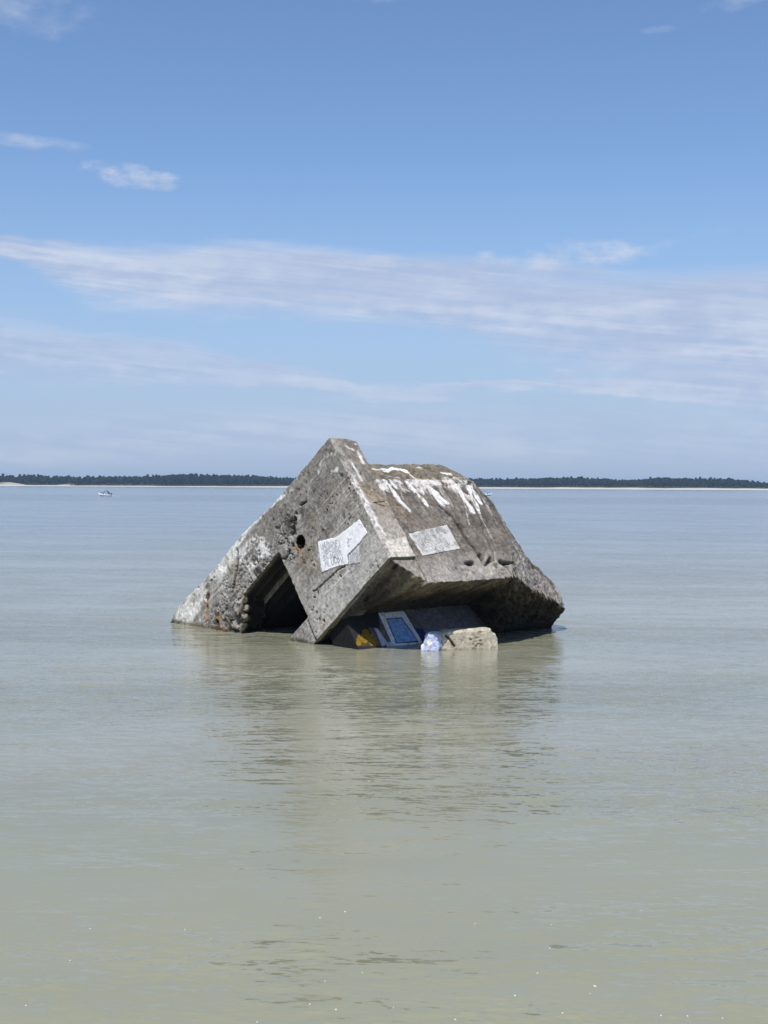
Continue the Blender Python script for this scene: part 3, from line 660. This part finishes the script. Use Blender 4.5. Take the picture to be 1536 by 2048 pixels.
    C = wet(V, np.clip(C, 0.008, 0.85))
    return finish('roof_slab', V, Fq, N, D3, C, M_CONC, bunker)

# ---- recessed base wall carrying the graffiti, in the overhang's shade
def build_base_wall():
    r = on_plane(985, 1268, (0, 1, 0), DV); r2 = on_plane(945, 1210, (0, 1, 0), DV)
    sol = [hull([(-0.15, DV, 0.22), (3.0, DV, 0.22), (-0.15, DV, r2[2] - 0.05), (3.0, DV, r[2] + 0.7), (-0.15, 3.6, 0.22), (3.0, 3.6, 0.22), (3.0, 3.6, r[2] + 0.8), (-0.15, 3.6, r2[2])])]
    V, Fq, N = remeshed_union(sol, [], 0.018)
    u, v, w = V.T; Dm = N[:, 1] < -0.5; Q = V[:, [0, 2]]
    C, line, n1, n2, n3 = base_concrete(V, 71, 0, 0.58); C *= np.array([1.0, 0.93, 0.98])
    wf = np.stack([fbm(V, 9, 3, 293), fbm(V, 9, 3, 294)], 1) * 0.02
    def paint(px, col, soft=0.012, s=0.95, nz=0.5):
        nonlocal C
        k = poly_mask(Q + wf * nz, onD(*px), soft) * Dm * s; C = lay(C, np.array(col) * (1 + 0.12 * n3)[:, None], k)
    endk = (N[:, 2] < -0.4) * 1.0; C = lay(C, np.array([0.008, 0.008, 0.008]), endk * 1.0)  # end face coloured near-black in place of shade
    paint([(690, 1210), (757, 1215), (763, 1300), (690, 1300)], (0.016, 0.016, 0.018), 0.03)  # black field painted as the shade at the wall's left end
    paint([(820, 1222), (940, 1212), (968, 1262), (850, 1268)], (0.17, 0.165, 0.195), 0.10, .6)
    paint([(757, 1226), (808, 1222), (846, 1288), (786, 1292)], (0.85, 0.85, 0.87), .012)
    paint([(772, 1237), (803, 1234), (838, 1285), (792, 1287)], (0.03, 0.05, 0.13), .01)
    paint([(775, 1239), (802, 1236), (834, 1282), (794, 1285)], (0.27, 0.45, 0.74), .01)
    paint([(748, 1256), (756, 1258), (776, 1288), (764, 1292)], (0.50, 0.48, 0.58), .01)
    paint([(771, 1284), (784, 1284), (788, 1293), (774, 1293)], (0.50, 0.46, 0.58), .01)
    paint([(736, 1254), (748, 1257), (764, 1292), (752, 1292)], (0.12, 0.09, 0.13), .01, .8)
    # yellow flame shape
    paint([(712, 1292), (713, 1278), (718, 1268), (722, 1276), (724, 1262), (731, 1258), (738, 1262), (739, 1272), (744, 1262), (748, 1266), (744, 1278), (752, 1276), (757, 1284), (752, 1292)], (0.21, 0.13, 0.010), .012, 1.0, .8)
    paint([(720, 1292), (724, 1284), (731, 1288), (737, 1280), (741, 1292)], (0.05, 0.04, 0.03), .012, .8)
    paint([(828, 1256), (846, 1258), (858, 1282), (846, 1284)], (0.02, 0.03, 0.14), .012, .9)
    disp = 0.010 * n2 + 0.006 * n3 + 0.02 * n1
    C = np.clip(C, 0.006, 0.8)
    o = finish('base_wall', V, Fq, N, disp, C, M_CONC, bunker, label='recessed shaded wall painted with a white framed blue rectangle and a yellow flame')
    return o

# ---- whitewashed notices with scribbled writing on the walls
GLYPH = {'U': [[(0, 1), (0.05, .2), (.5, 0), (.95, .2), (1, 1)]], 'A': [[(0, 0), (.5, 1), (1, 0)], [(.2, .4), (.8, .4)]], 'B': [[(0, 0), (0, 1), (.8, .85), (.7, .55), (0, .5)], [(.7, .55), (1, .25), (.7, 0), (0, 0)]],
         'G': [[(1, .85), (.5, 1), (0, .6), (.1, .1), (.7, 0), (1, .4), (.6, .4)]], 'F': [[(0, 0), (0, 1), (1, 1)], [(0, .5), (.7, .5)]], 'I': [[(.5, 0), (.5, 1)]], 'V': [[(0, 1), (.5, 0), (1, 1)]], 'C': [[(1, .9), (.3, 1), (0, .5), (.3, 0), (1, .1)]],
         'N': [[(0, 0), (0, 1), (1, 0), (1, 1)]], 'S': [[(1, .9), (.4, 1), (.1, .7), (.9, .35), (.6, 0), (0, .1)]], 'E': [[(1, 1), (0, 1), (0, 0), (1, 0)], [(0, .5), (.7, .5)]], 'O': [[(.5, 0), (0, .5), (.5, 1), (1, .5), (.5, 0)]],
         'M': [[(0, 0), (.1, 1), (.5, .3), (.9, 1), (1, 0)]], 'L': [[(0, 1), (0, 0), (.9, 0)]], 'T': [[(0, 1), (1, 1)], [(.5, 1), (.5, 0)]], 'R': [[(0, 0), (0, 1), (.8, .8), (0, .5), (1, 0)]]}
def build_notice(parent, face, px, off, rows, paint, ink, label, seed, fade=0.0, strength=0.8, solid=None):
    """px: corners in order; rows: text lines across the patch between its first and second corner"""
    pts = face(*px); P = np.array(pts); lo, hi = P.min(0), P.max(0); res = 0.009
    na, nb = int((hi[0] - lo[0]) / res) + 4, int((hi[1] - lo[1]) / res) + 4
    a = lo[0] - res + np.arange(na) * res; b = lo[1] - res + np.arange(nb) * res
    Ag, Bg = np.meshgrid(a, b, indexing='ij'); Q = np.stack([Ag.ravel(), Bg.ravel()], 1)
    if face is onA: L = np.stack([Q[:, 0], Q[:, 1], np.full(len(Q), -off)], 1)
    else: L = np.stack([Q[:, 0], np.full(len(Q), -off), Q[:, 1]], 1)
    n2 = fbm(L, 4, 4, seed); n3 = fbm(L, 25, 3, seed + 5, 0.7)
    wob = np.stack([fbm(L, 9, 4, seed + 1, .7), fbm(L, 9, 4, seed + 2, .7)], 1) * 0.028
    inside = in_poly(Q + wob, pts)
    C = np.array(paint)[None] * (1 + 0.16 * n2 + 0.14 * n3)[:, None]
    worn = sstep(0.25, 0.60, fbm(L, 5, 4, seed + 9, .6) + 0.4 * n3 + fade); C = lay(C, (0.23, 0.22, 0.20), worn * 0.8)
    ink_k = np.zeros(len(Q)); p0, p1, p3 = [np.array(q) for q in (face(*rows['frame']))]
    ex, ey = p1 - p0, p3 - p0
    rnd = random.Random(seed)
    for (x0, x1, y0, y1, text) in rows['lines']:
        k = len(text); cw = (x1 - x0) / k
        for i, ch in enumerate(text):
            for st in GLYPH.get(ch, []):
                jx, jy = rnd.uniform(-.04, .04) * cw, rnd.uniform(-.03, .03)
                pl = [p0 + ex * (x0 + (i + 0.12 + 0.72 * gx) * cw + jx) + ey * (y1 - (y1 - y0) * gy + jy) for gx, gy in st]
                d, _ = seg_dist(Q + wob * 0.6, pl); ink_k = np.maximum(ink_k, (1 - sstep(0.010, 0.022, d)) * rnd.uniform(.7, 1))
    C = lay(C, ink, ink_k * strength * sstep(-0.8, -0.1, n3))
    I = np.arange(na * nb).reshape(na, nb); Fq = np.stack([I[:-1, :-1], I[1:, :-1], I[1:, 1:], I[:-1, 1:]], -1).reshape(-1, 4)
    Fq = Fq[inside[Fq].all(1)]; used = np.zeros(len(Q), bool); used[Fq.ravel()] = True; idx = np.cumsum(used) - 1; Fq = idx[Fq]; L = L[used]; C = C[used]
    # give the plaster layer its thickness: front skin, back skin, rim
    ax = 2 if face is onA else 1
    n = len(L); back = L.copy(); back[:, ax] += 0.05
    from collections import Counter
    e = np.concatenate([Fq[:, [0, 1]], Fq[:, [1, 2]], Fq[:, [2, 3]], Fq[:, [3, 0]]]); cnt = Counter(map(lambda t: (min(t), max(t)), e.tolist()))
    rim = np.array([t for t in e.tolist() if cnt[(min(t), max(t))] == 1]); rimf = np.stack([rim[:, 1], rim[:, 0], rim[:, 0] + n, rim[:, 1] + n], 1)
    Fa = np.concatenate([Fq, Fq[:, ::-1] + n, rimf]); Va = np.concatenate([L, back]); Va = Va.copy(); Va[:n, ax] += 0.004 * n2[used] if ax == 2 else 0.004 * n2[used]
    W = Va @ E.T + P1 - np.array(bunker.location)
    me = mesh_np('painted_patch', W, Fa); set_col(me, np.concatenate([C, C]))
    bm = bmesh.new(); bm.from_mesh(me); bmesh.ops.recalc_face_normals(bm, faces=bm.faces); bm.to_mesh(me); bm.free()
    o = link('painted_patch', me, M_PAINT, parent); o['label'] = label
    return o
M_PAINT = concrete_material('whitewash', grain=0.22, bump=0.12)

def tube(name, pts, r, mat, parent, k=8):
    pts = [np.asarray(p, float) for p in pts]; V, Fq = [], []
    for i, p in enumerate(pts):
        t = pts[min(i + 1, len(pts) - 1)] - pts[max(i - 1, 0)]; t /= np.linalg.norm(t)
        a = np.cross(t, (0, 0, 1)) if abs(t[2]) < 0.9 else np.cross(t, (1, 0, 0)); a /= np.linalg.norm(a); b = np.cross(t, a)
        rr = r[i] if isinstance(r, (list, tuple)) else r
        for j in range(k): V.append(p + rr * (a * math.cos(j * math.tau / k) + b * math.sin(j * math.tau / k)))
    for i in range(len(pts) - 1):
        for j in range(k): Fq.append((i * k + j, i * k + (j + 1) % k, (i + 1) * k + (j + 1) % k, (i + 1) * k + j))
    Fq.append(tuple(range(k))[::-1]); Fq.append(tuple((len(pts) - 1) * k + j for j in range(k)))
    return link(name, mesh_np(name, V, Fq), mat, parent)

def build_bunker():
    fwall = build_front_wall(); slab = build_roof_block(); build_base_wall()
    build_notice(fwall, onA, [(636, 1083), (675, 1074), (719, 1038), (735, 1066), (719, 1086), (696, 1110), (697, 1128), (675, 1133), (644, 1144)], 0.018,
                 {'frame': [(638, 1085), (712, 1066), (645, 1142)], 'lines': [(0.04, 0.60, .07, .25, 'UABGAFI'), (0.10, .58, .29, .44, 'VNCSBE'), (0.06, .6, .48, .64, 'SEOLVR'), (.1, .6, .68, .88, 'MLUCOV')]},
                 (0.80, 0.79, 0.79), (0.15, 0.15, 0.155), 'white painted notice with dark scribbled letters', 301, 0.0, 0.7)
    build_notice(fwall, onA, [(698, 1111), (719, 1090), (720.5, 1125), (698, 1130)], 0.015,
                 {'frame': [(698, 1106), (720, 1098), (699, 1131)], 'lines': [(.1, .9, .15, .5, 'NVS'), (.1, .9, .55, .9, 'ELC')]},
                 (0.56, 0.55, 0.54), (0.12, 0.12, 0.12), 'greyer painted square beside the scribbled notice', 311, 0.05, 0.55)
    build_notice(slab, onB, [(817, 1068), (893, 1050), (920, 1098), (846, 1112)], 0.018,
                 {'frame': [(817, 1068), (893, 1050), (846, 1112)], 'lines': [(.05, .7, .10, .3, 'NSEVALCBR'), (.05, .75, .32, .5, 'SVENCOLE'), (.05, .75, .53, .7, 'BREVUSAN'), (.1, .8, .74, .9, 'ELUNSOV')]},
                 (0.54, 0.525, 0.49), (0.15, 0.14, 0.13), 'worn whitewashed square with faint writing on the sloping slab', 321, 0.22, 0.6)
    mi, g, p = principled('rusty_iron', (0.035, 0.025, 0.020), 0.8, 0.3)
    g.put(p.inputs['Base Color'], g.mix(g.mr(g.noise(g.n('ShaderNodeTexCoord').outputs['Object'], 14, 4), .4, .65), (0.03, .022, .018, 1), (0.11, .04, .018, 1)))
    def rod(a, b, r, parent=None):
        L0 = np.array(a); L1 = np.array(b); mid = (L0 + L1) / 2 + np.array([0, -0.02, 0.01])
        tube('iron_rod', [q @ E.T + P1 - np.array(bunker.location) for q in (L0, mid, L1)], r, mi, parent or fwall)
    a = on_plane(738, 1003, (0, 1, 0), -0.03); b = on_plane(769, 1003, (0, 1, 0), -0.10); rod(a + np.array([0, .1, 0]), b, 0.014)
    for q0, q1 in [((434, 1240), (440, 1262)), ((414, 1196), (415, 1214)), ((384, 1260), (386, 1272))]:
        a = on_plane(*q0, (0, 0, 1), 0.10); b = on_plane(*q1, (0, 0, 1), -0.05); rod(a, b, 0.018)
build_bunker()

# ------------------------------------------------------------------ rubble in front of the base wall
def build_rubble():
    mat = concrete_material('fresh_broken_concrete', grain=0.9, bump=0.9)
    def chunk(name, x0, x1, ytop, ybot, depth, col, label, cat, seed, extra=None):
        """a broken block standing in the water between two points of its waterline"""
        def wat(x, y): r = sight(x, y); return EYE + r * (-EYE[2] / r[2])
        a, b = wat(*x0), wat(*x1); ex = (b - a); Lx = np.linalg.norm(ex); ex /= Lx; ey = np.array([-ex[1], ex[0], 0])
        dist = a[1]; hgt = (ybot - ytop) / FPX * dist
        base = (a + b) / 2
        return a, ex, ey, Lx, hgt
    o_ = []
    def make(name, a, ex, ey, pts_profile, depth, colour, label, cat, seed, voxel=0.016, cracks=(), amp=0.014, spots=()):
        Lx = max(p[0] for p in pts_profile)
        sol = []
        prof = sorted(pts_profile)
        for (s0, h0), (s1, h1) in zip(prof[:-1], prof[1:]):
            q = []
            for s, h_ in ((s0 - 0.01, h0), (s1 + 0.01, h1)):
                q += [(s, -0.05, -0.3), (s, depth, -0.3), (s, 0.02, h_ * 0.9), (s, 0.10, h_), (s, depth, h_ * 0.97)]
            sol.append(hull(q))
        V, Fq, N = remeshed_union(sol, [], voxel)
        n1 = fbm(V, 2.0, 4, seed); n2 = fbm(V, 7.0, 4, seed + 3, .6); n3 = fbm(V, 20, 3, seed + 6, .6)
        disp = amp * n1 + amp * 0.6 * n2 + 0.008 * n3
        C = np.array(colour)[None] * (1 + 0.3 * n2 + 0.25 * n3)[:, None]
        pits = sstep(0.25, 0.6, -n2 - 0.4 * n3) * (N[:, 1] < 0); disp = disp - 0.018 * pits; C = lay(C, np.array(colour) * np.array([0.5, 0.42, 0.30]), pits * 0.7)
        wf = np.stack([n2, n3], 1) * 0.02
        for pts, wd in cracks:
            d, _ = seg_dist(V[:, [0, 2]] + wf, pts); k = 1 - sstep(wd * 0.5, wd, d); disp = disp - 0.10 * k; C = lay(C, CREVICE_DARK, k * 0.8)
        for (cx, cz), r, col in spots:
            d = np.hypot(V[:, 0] - cx + wf[:, 0], V[:, 2] - cz + wf[:, 1]); C = lay(C, np.array(col), (1 - sstep(r * .7, r * 1.1, d)) * (N[:, 1] < 0.2))
        k = 1 - sstep(0.0, 0.05, V[:, 2] + 0.02 * n2); C = lay(C, C * 0.55, k * 0.7)
        V = V + N * disp[:, None]; V, Fq, C = cull(V, Fq, V[:, 2] > -0.25, np.clip(C, 0.01, 0.85))
        W = V[:, :1] * ex + V[:, 1:2] * ey + V[:, 2:] * np.array([0, 0, 1.0])
        me = mesh_np(name, W, Fq); set_col(me, C)
        o = link(name, me, mat, None, tuple(a)); tag(o, label, cat); return o
    def wat(x, y): r = sight(x, y); return EYE + r * (-EYE[2] / r[2])
    a, b = wat(872, 1301), wat(995, 1297); ex = b - a; Lx = np.linalg.norm(ex); ex /= Lx; ey = np.array([-ex[1], ex[0], 0])
    S = lambda x: (x - 872) / (995 - 872) * Lx; Hh = lambda y: (1299 - y) / FPX * 35.4
    make('broken_slab', a, ex, ey, [(0, Hh(1268)), (S(880), Hh(1266)), (S(893), Hh(1264)), (S(896), Hh(1261)), (S(950), Hh(1259)), (S(982), Hh(1258)), (S(985), Hh(1266)), (S(992), Hh(1268)), (Lx, Hh(1276))], 0.62,
         (0.47, 0.42, 0.32), 'cream broken concrete slab lying in the water before the graffiti wall', 'rubble', 501, cracks=[([(S(892), Hh(1270)), (S(900), Hh(1278)), (S(908), Hh(1292))], 0.035), ([(S(876), Hh(1270)), (S(881), Hh(1284))], 0.03)])
    a2, b2 = wat(842, 1301), wat(877, 1303); ex2 = b2 - a2; L2 = np.linalg.norm(ex2); ex2 /= L2; ey2 = np.array([-ex2[1], ex2[0], 0])
    T = lambda x: (x - 842) / 35 * L2
    make('painted_chunk', a2, ex2, ey2, [(0, Hh(1288)), (T(847), Hh(1284)), (T(850), Hh(1266)), (T(856), Hh(1262)), (T(867), Hh(1263)), (T(873), Hh(1272)), (L2, Hh(1290))], 0.5,
         (0.46, 0.50, 0.68), 'pale blue painted concrete lump with white spots at left end of the cream slab', 'rubble', 511, amp=0.025,
         spots=[((T(859), Hh(1282)), 0.09, (0.8, 0.8, 0.78)), ((T(844), Hh(1290)), 0.07, (0.8, 0.8, 0.78)), ((T(861), Hh(1292)), 0.05, (.55, .42, .38))])
build_rubble()

# ------------------------------------------------------------------ motorboats far out
def loft(name, rings, mat, parent, cap=True):
    V = [p for r in rings for p in r]; k = len(rings[0]); Fq = []
    for i in range(len(rings) - 1):
        for j in range(k - 1): Fq.append((i * k + j, i * k + j + 1, (i + 1) * k + j + 1, (i + 1) * k + j))
    if cap: Fq.append(tuple(range(k))); Fq.append(tuple((len(rings) - 1) * k + j for j in range(k))[::-1])
    me = mesh_np(name, V, Fq, smooth=False); bm = bmesh.new(); bm.from_mesh(me); bmesh.ops.remove_doubles(bm, verts=bm.verts, dist=1e-4); bmesh.ops.recalc_face_normals(bm, faces=bm.faces); bm.to_mesh(me); bm.free()
    return link(name, me, mat, parent)

def build_boats():
    white, _, _ = principled('gelcoat', (0.80, 0.81, 0.82), 0.3); dark, _, _ = principled('canvas', (0.025, 0.04, 0.055), 0.8)
    glass, _, _ = principled('tinted_glass', (0.03, 0.05, 0.06), 0.1); black, _, _ = principled('motor_cowl', (0.03, 0.03, 0.035), 0.4); steel, _, _ = principled('tube_steel', (0.4, 0.4, 0.42), 0.3, 0.9)
    keel, _, _ = principled('antifouling', (0.03, 0.05, 0.08), 0.6)
    root = empty('motorboat', (0, 0, 0))
    def ring(x, b, zt, zk, zc):   # gunwale port, chine, keel, chine, gunwale starboard
        return [(x, -b, zt), (x, -b * 0.88, zc), (x, 0, zk), (x, b * 0.88, zc), (x, b, zt)]
    st = [(-2.3, 0.95, 0.62, -0.2, 0.02), (-1.0, 1.02, 0.66, -0.25, 0.02), (0.6, 1.0, 0.74, -0.22, 0.08), (1.7, 0.7, 0.86, -0.05, 0.25), (2.3, 0.3, 0.95, 0.25, 0.5), (2.55, 0.03, 0.98, 0.7, 0.8)]
    loft('hull', [ring(*s) for s in st], white, root)
    loft('bottom_stripe', [[(x, -b * 0.93, zc + 0.16), (x, -b * 0.91, zc - 0.02), (x, b * 0.91, zc - 0.02), (x, b * 0.93, zc + 0.16)] for x, b, zt, zk, zc in st[:4]], keel, root)
    loft('foredeck', [[(x, -b * 0.9, zt - 0.02), (x, -b * 0.4, zt + 0.12), (x, b * 0.4, zt + 0.12), (x, b * 0.9, zt - 0.02)] for x, b, zt, zk, zc in st[2:]], white, root)
    loft('windscreen', [[(0.75, -0.8, 0.8), (0.35, -0.75, 1.35), (0.30, -0.72, 1.35), (0.68, -0.78, 0.8)], [(0.95, -0.3, 0.85), (0.5, -0.3, 1.38), (0.45, -0.3, 1.38), (0.88, -0.3, 0.85)], [(0.95, 0.3, 0.85), (0.5, 0.3, 1.38), (0.45, 0.3, 1.38), (0.88, 0.3, 0.85)], [(0.75, 0.8, 0.8), (0.35, 0.75, 1.35), (0.30, 0.72, 1.35), (0.68, 0.78, 0.8)]], glass, root)
    loft('console', [[(0.2, -0.6, 0.5), (0.2, -0.55, 1.15), (0.2, 0.55, 1.15), (0.2, 0.6, 0.5)], [(-0.35, -0.6, 0.5), (-0.3, -0.5, 1.05), (-0.3, 0.5, 1.05), (-0.35, 0.6, 0.5)]], white, root)
    can = []
    for x, z in [(0.35, 1.78), (-0.1, 1.95), (-0.7, 2.0), (-1.15, 1.75), (-1.55, 1.2), (-1.75, 0.72)]:
        can.append([(x, -0.9, z - 0.1), (x, -0.5, z), (x, 0.5, z), (x, 0.9, z - 0.1), (x - 0.03, 0.5, z - 0.06), (x - 0.03, -0.5, z - 0.06)])
    loft('canopy', can, dark, root)
    for s in (-1, 1):
        tube('canopy_pole', [(0.3, 0.88 * s, 0.7), (0.3, 0.88 * s, 1.7)], 0.025, steel, root); tube('canopy_pole', [(-0.7, 0.88 * s, 0.66), (-0.7, 0.88 * s, 1.92)], 0.025, steel, root)
    loft('outboard_motor', [[(-2.35, -0.2, 0.55), (-2.35, -0.16, 1.15), (-2.35, 0.16, 1.15), (-2.35, 0.2, 0.55)], [(-2.75, -0.2, 0.5), (-2.7, -0.14, 1.1), (-2.7, 0.14, 1.1), (-2.75, 0.2, 0.5)]], black, root)
    loft('bow_bundle', [[(1.25, -0.35, 0.92), (1.2, -0.2, 1.25), (1.2, 0.2, 1.25), (1.25, 0.35, 0.92)], [(1.75, -0.25, 0.95), (1.65, -0.1, 1.35), (1.65, 0.1, 1.35), (1.75, 0.25, 0.95)], [(2.0, -0.15, 0.95), (1.95, -.06, 1.1), (1.95, .06, 1.1), (2.0, 0.15, 0.95)]], dark, root)
    tag(root, 'white motorboat with a dark canopy under way across open water left of the bunker', 'boat', 'motorboats out on the bay')
    def wat(x, y): r = sight(x, y); return EYE + r * (-EYE[2] / r[2])
    p = wat(210, 992); root.location = p; root.rotation_euler.z = math.radians(172); k = 0.92; root.scale = (k, k, k)
    # the second boat: only its bow shows past the bunker
    r2 = root.copy(); COL.objects.link(r2)
    for ch in list(root.children):
        c = ch.copy(); COL.objects.link(c); c.parent = r2
    q = wat(972, 991.5); r2.location = q; r2.rotation_euler.z = math.radians(-4); r2.scale = (1, 1, 1)
    r2['label'] = 'white motorboat hidden behind the bunker, only its bow peeking past the right edge'
    # wake of the first boat
    V, Fq = [], []; n = 26
    for i in range(n):
        t = i / (n - 1); x = 1.9 + 3.8 * t; wd = 0.5 + 0.9 * t
        for s in (-1, -0.4, 0.4, 1): V.append((x, s * wd, 0.02 + (0.16 * (1 - t) ** 1.5 * (1 - abs(s) * .7)) * random.uniform(.5, 1)))
        if i:
            for j in range(3): Fq.append(((i - 1) * 4 + j, i * 4 + j, i * 4 + j + 1, (i - 1) * 4 + j + 1))
    fm, _, _ = principled('foam', (0.62, 0.64, 0.64), 0.8); tag(link('boat_wake', mesh_np('boat_wake', V, Fq), fm, None, tuple(p)), 'thin pale foam trail behind the left motorboat', 'wake', kind='stuff')
build_boats()

# ------------------------------------------------------------------ foam flecks drifting on the near water
def build_flecks():
    m, g, p = principled('foam_fleck', (0.50, 0.50, 0.47), 0.8)
    protos = []
    for s in range(4):
        n = 14; V = [(0, 0, 0.010)]; rs = [random.uniform(0.55, 1.0) for _ in range(n)]
        for ring_, (q, z) in enumerate([(0.6, 0.009), (1.0, 0.002)]):
            for i in range(n): a = i * math.tau / n; V.append((0.020 * q * rs[i] * math.cos(a) * 1.5, 0.020 * q * rs[i] * math.sin(a), z))
        Fq = [(0, 1 + i, 1 + (i + 1) % n) for i in range(n)] + [(1 + i, 1 + n + i, 1 + n + (i + 1) % n, 1 + (i + 1) % n) for i in range(n)]
        protos.append(mesh_np('foam_fleck', V, Fq)); protos[-1].materials.append(m)
    spots = [(640, 1836), (690, 1824), (370, 1860), (422, 1878), (140, 1922), (650, 1963), (672, 2020), (787, 2016), (725, 1946), (620, 2009), (1100, 1897), (1075, 1947), (1030, 1992), (1190, 1973), (1180, 1988), (1282, 1822), (1103, 1850), (950, 1848), (1125, 2027), (1322, 2032), (1445, 2037), (910, 2040), (515, 2045), (1375, 2033), (180, 1858), (52, 2012), (738, 1563), (800, 1585)]
    big = {(672, 2020), (1190, 1973), (1030, 1992), (1075, 1947)}
    for i, q in enumerate(spots):
        r = sight(*q); P = EYE + r * (-EYE[2] / r[2])
        o = bpy.data.objects.new('foam_fleck', protos[i % 4]); COL.objects.link(o); o.location = P; o.rotation_euler.z = random.uniform(0, 6.28)
        s = random.uniform(0.30, 0.52) * (1.5 if q in big else 1); o.scale = (s, s, 1)
        tag(o, 'tiny white foam fleck floating on the near water', 'foam fleck', 'white foam flecks floating on the near water')
build_flecks()

# ------------------------------------------------------------------ haze
def build_haze(density=0.00011):
    me = bpy.data.meshes.new('haze'); bm = bmesh.new()
    bmesh.ops.create_cube(bm, size=1.0); bm.to_mesh(me); bm.free()
    x0, x1, y0, y1, z0, z1 = -9100, 9100, -70, 9100, -2.0, 30.0
    o = link('haze', me, None); o.scale = (x1 - x0, y1 - y0, z1 - z0); o.location = ((x0 + x1) / 2, (y0 + y1) / 2, (z0 + z1) / 2)
    m = bpy.data.materials.new('haze'); m.use_nodes = True; t = m.node_tree; t.nodes.clear()
    v = t.nodes.new('ShaderNodeVolumePrincipled'); v.inputs['Color'].default_value = (0.48, 0.72, 1.0, 1); v.inputs['Density'].default_value = density; v.inputs['Anisotropy'].default_value = 0.0
    out = t.nodes.new('ShaderNodeOutputMaterial'); t.links.new(v.outputs[0], out.inputs['Volume']); me.materials.append(m)
    tag(o, 'thin blue air between the bay and the far shore', 'haze', kind='stuff')
build_haze()
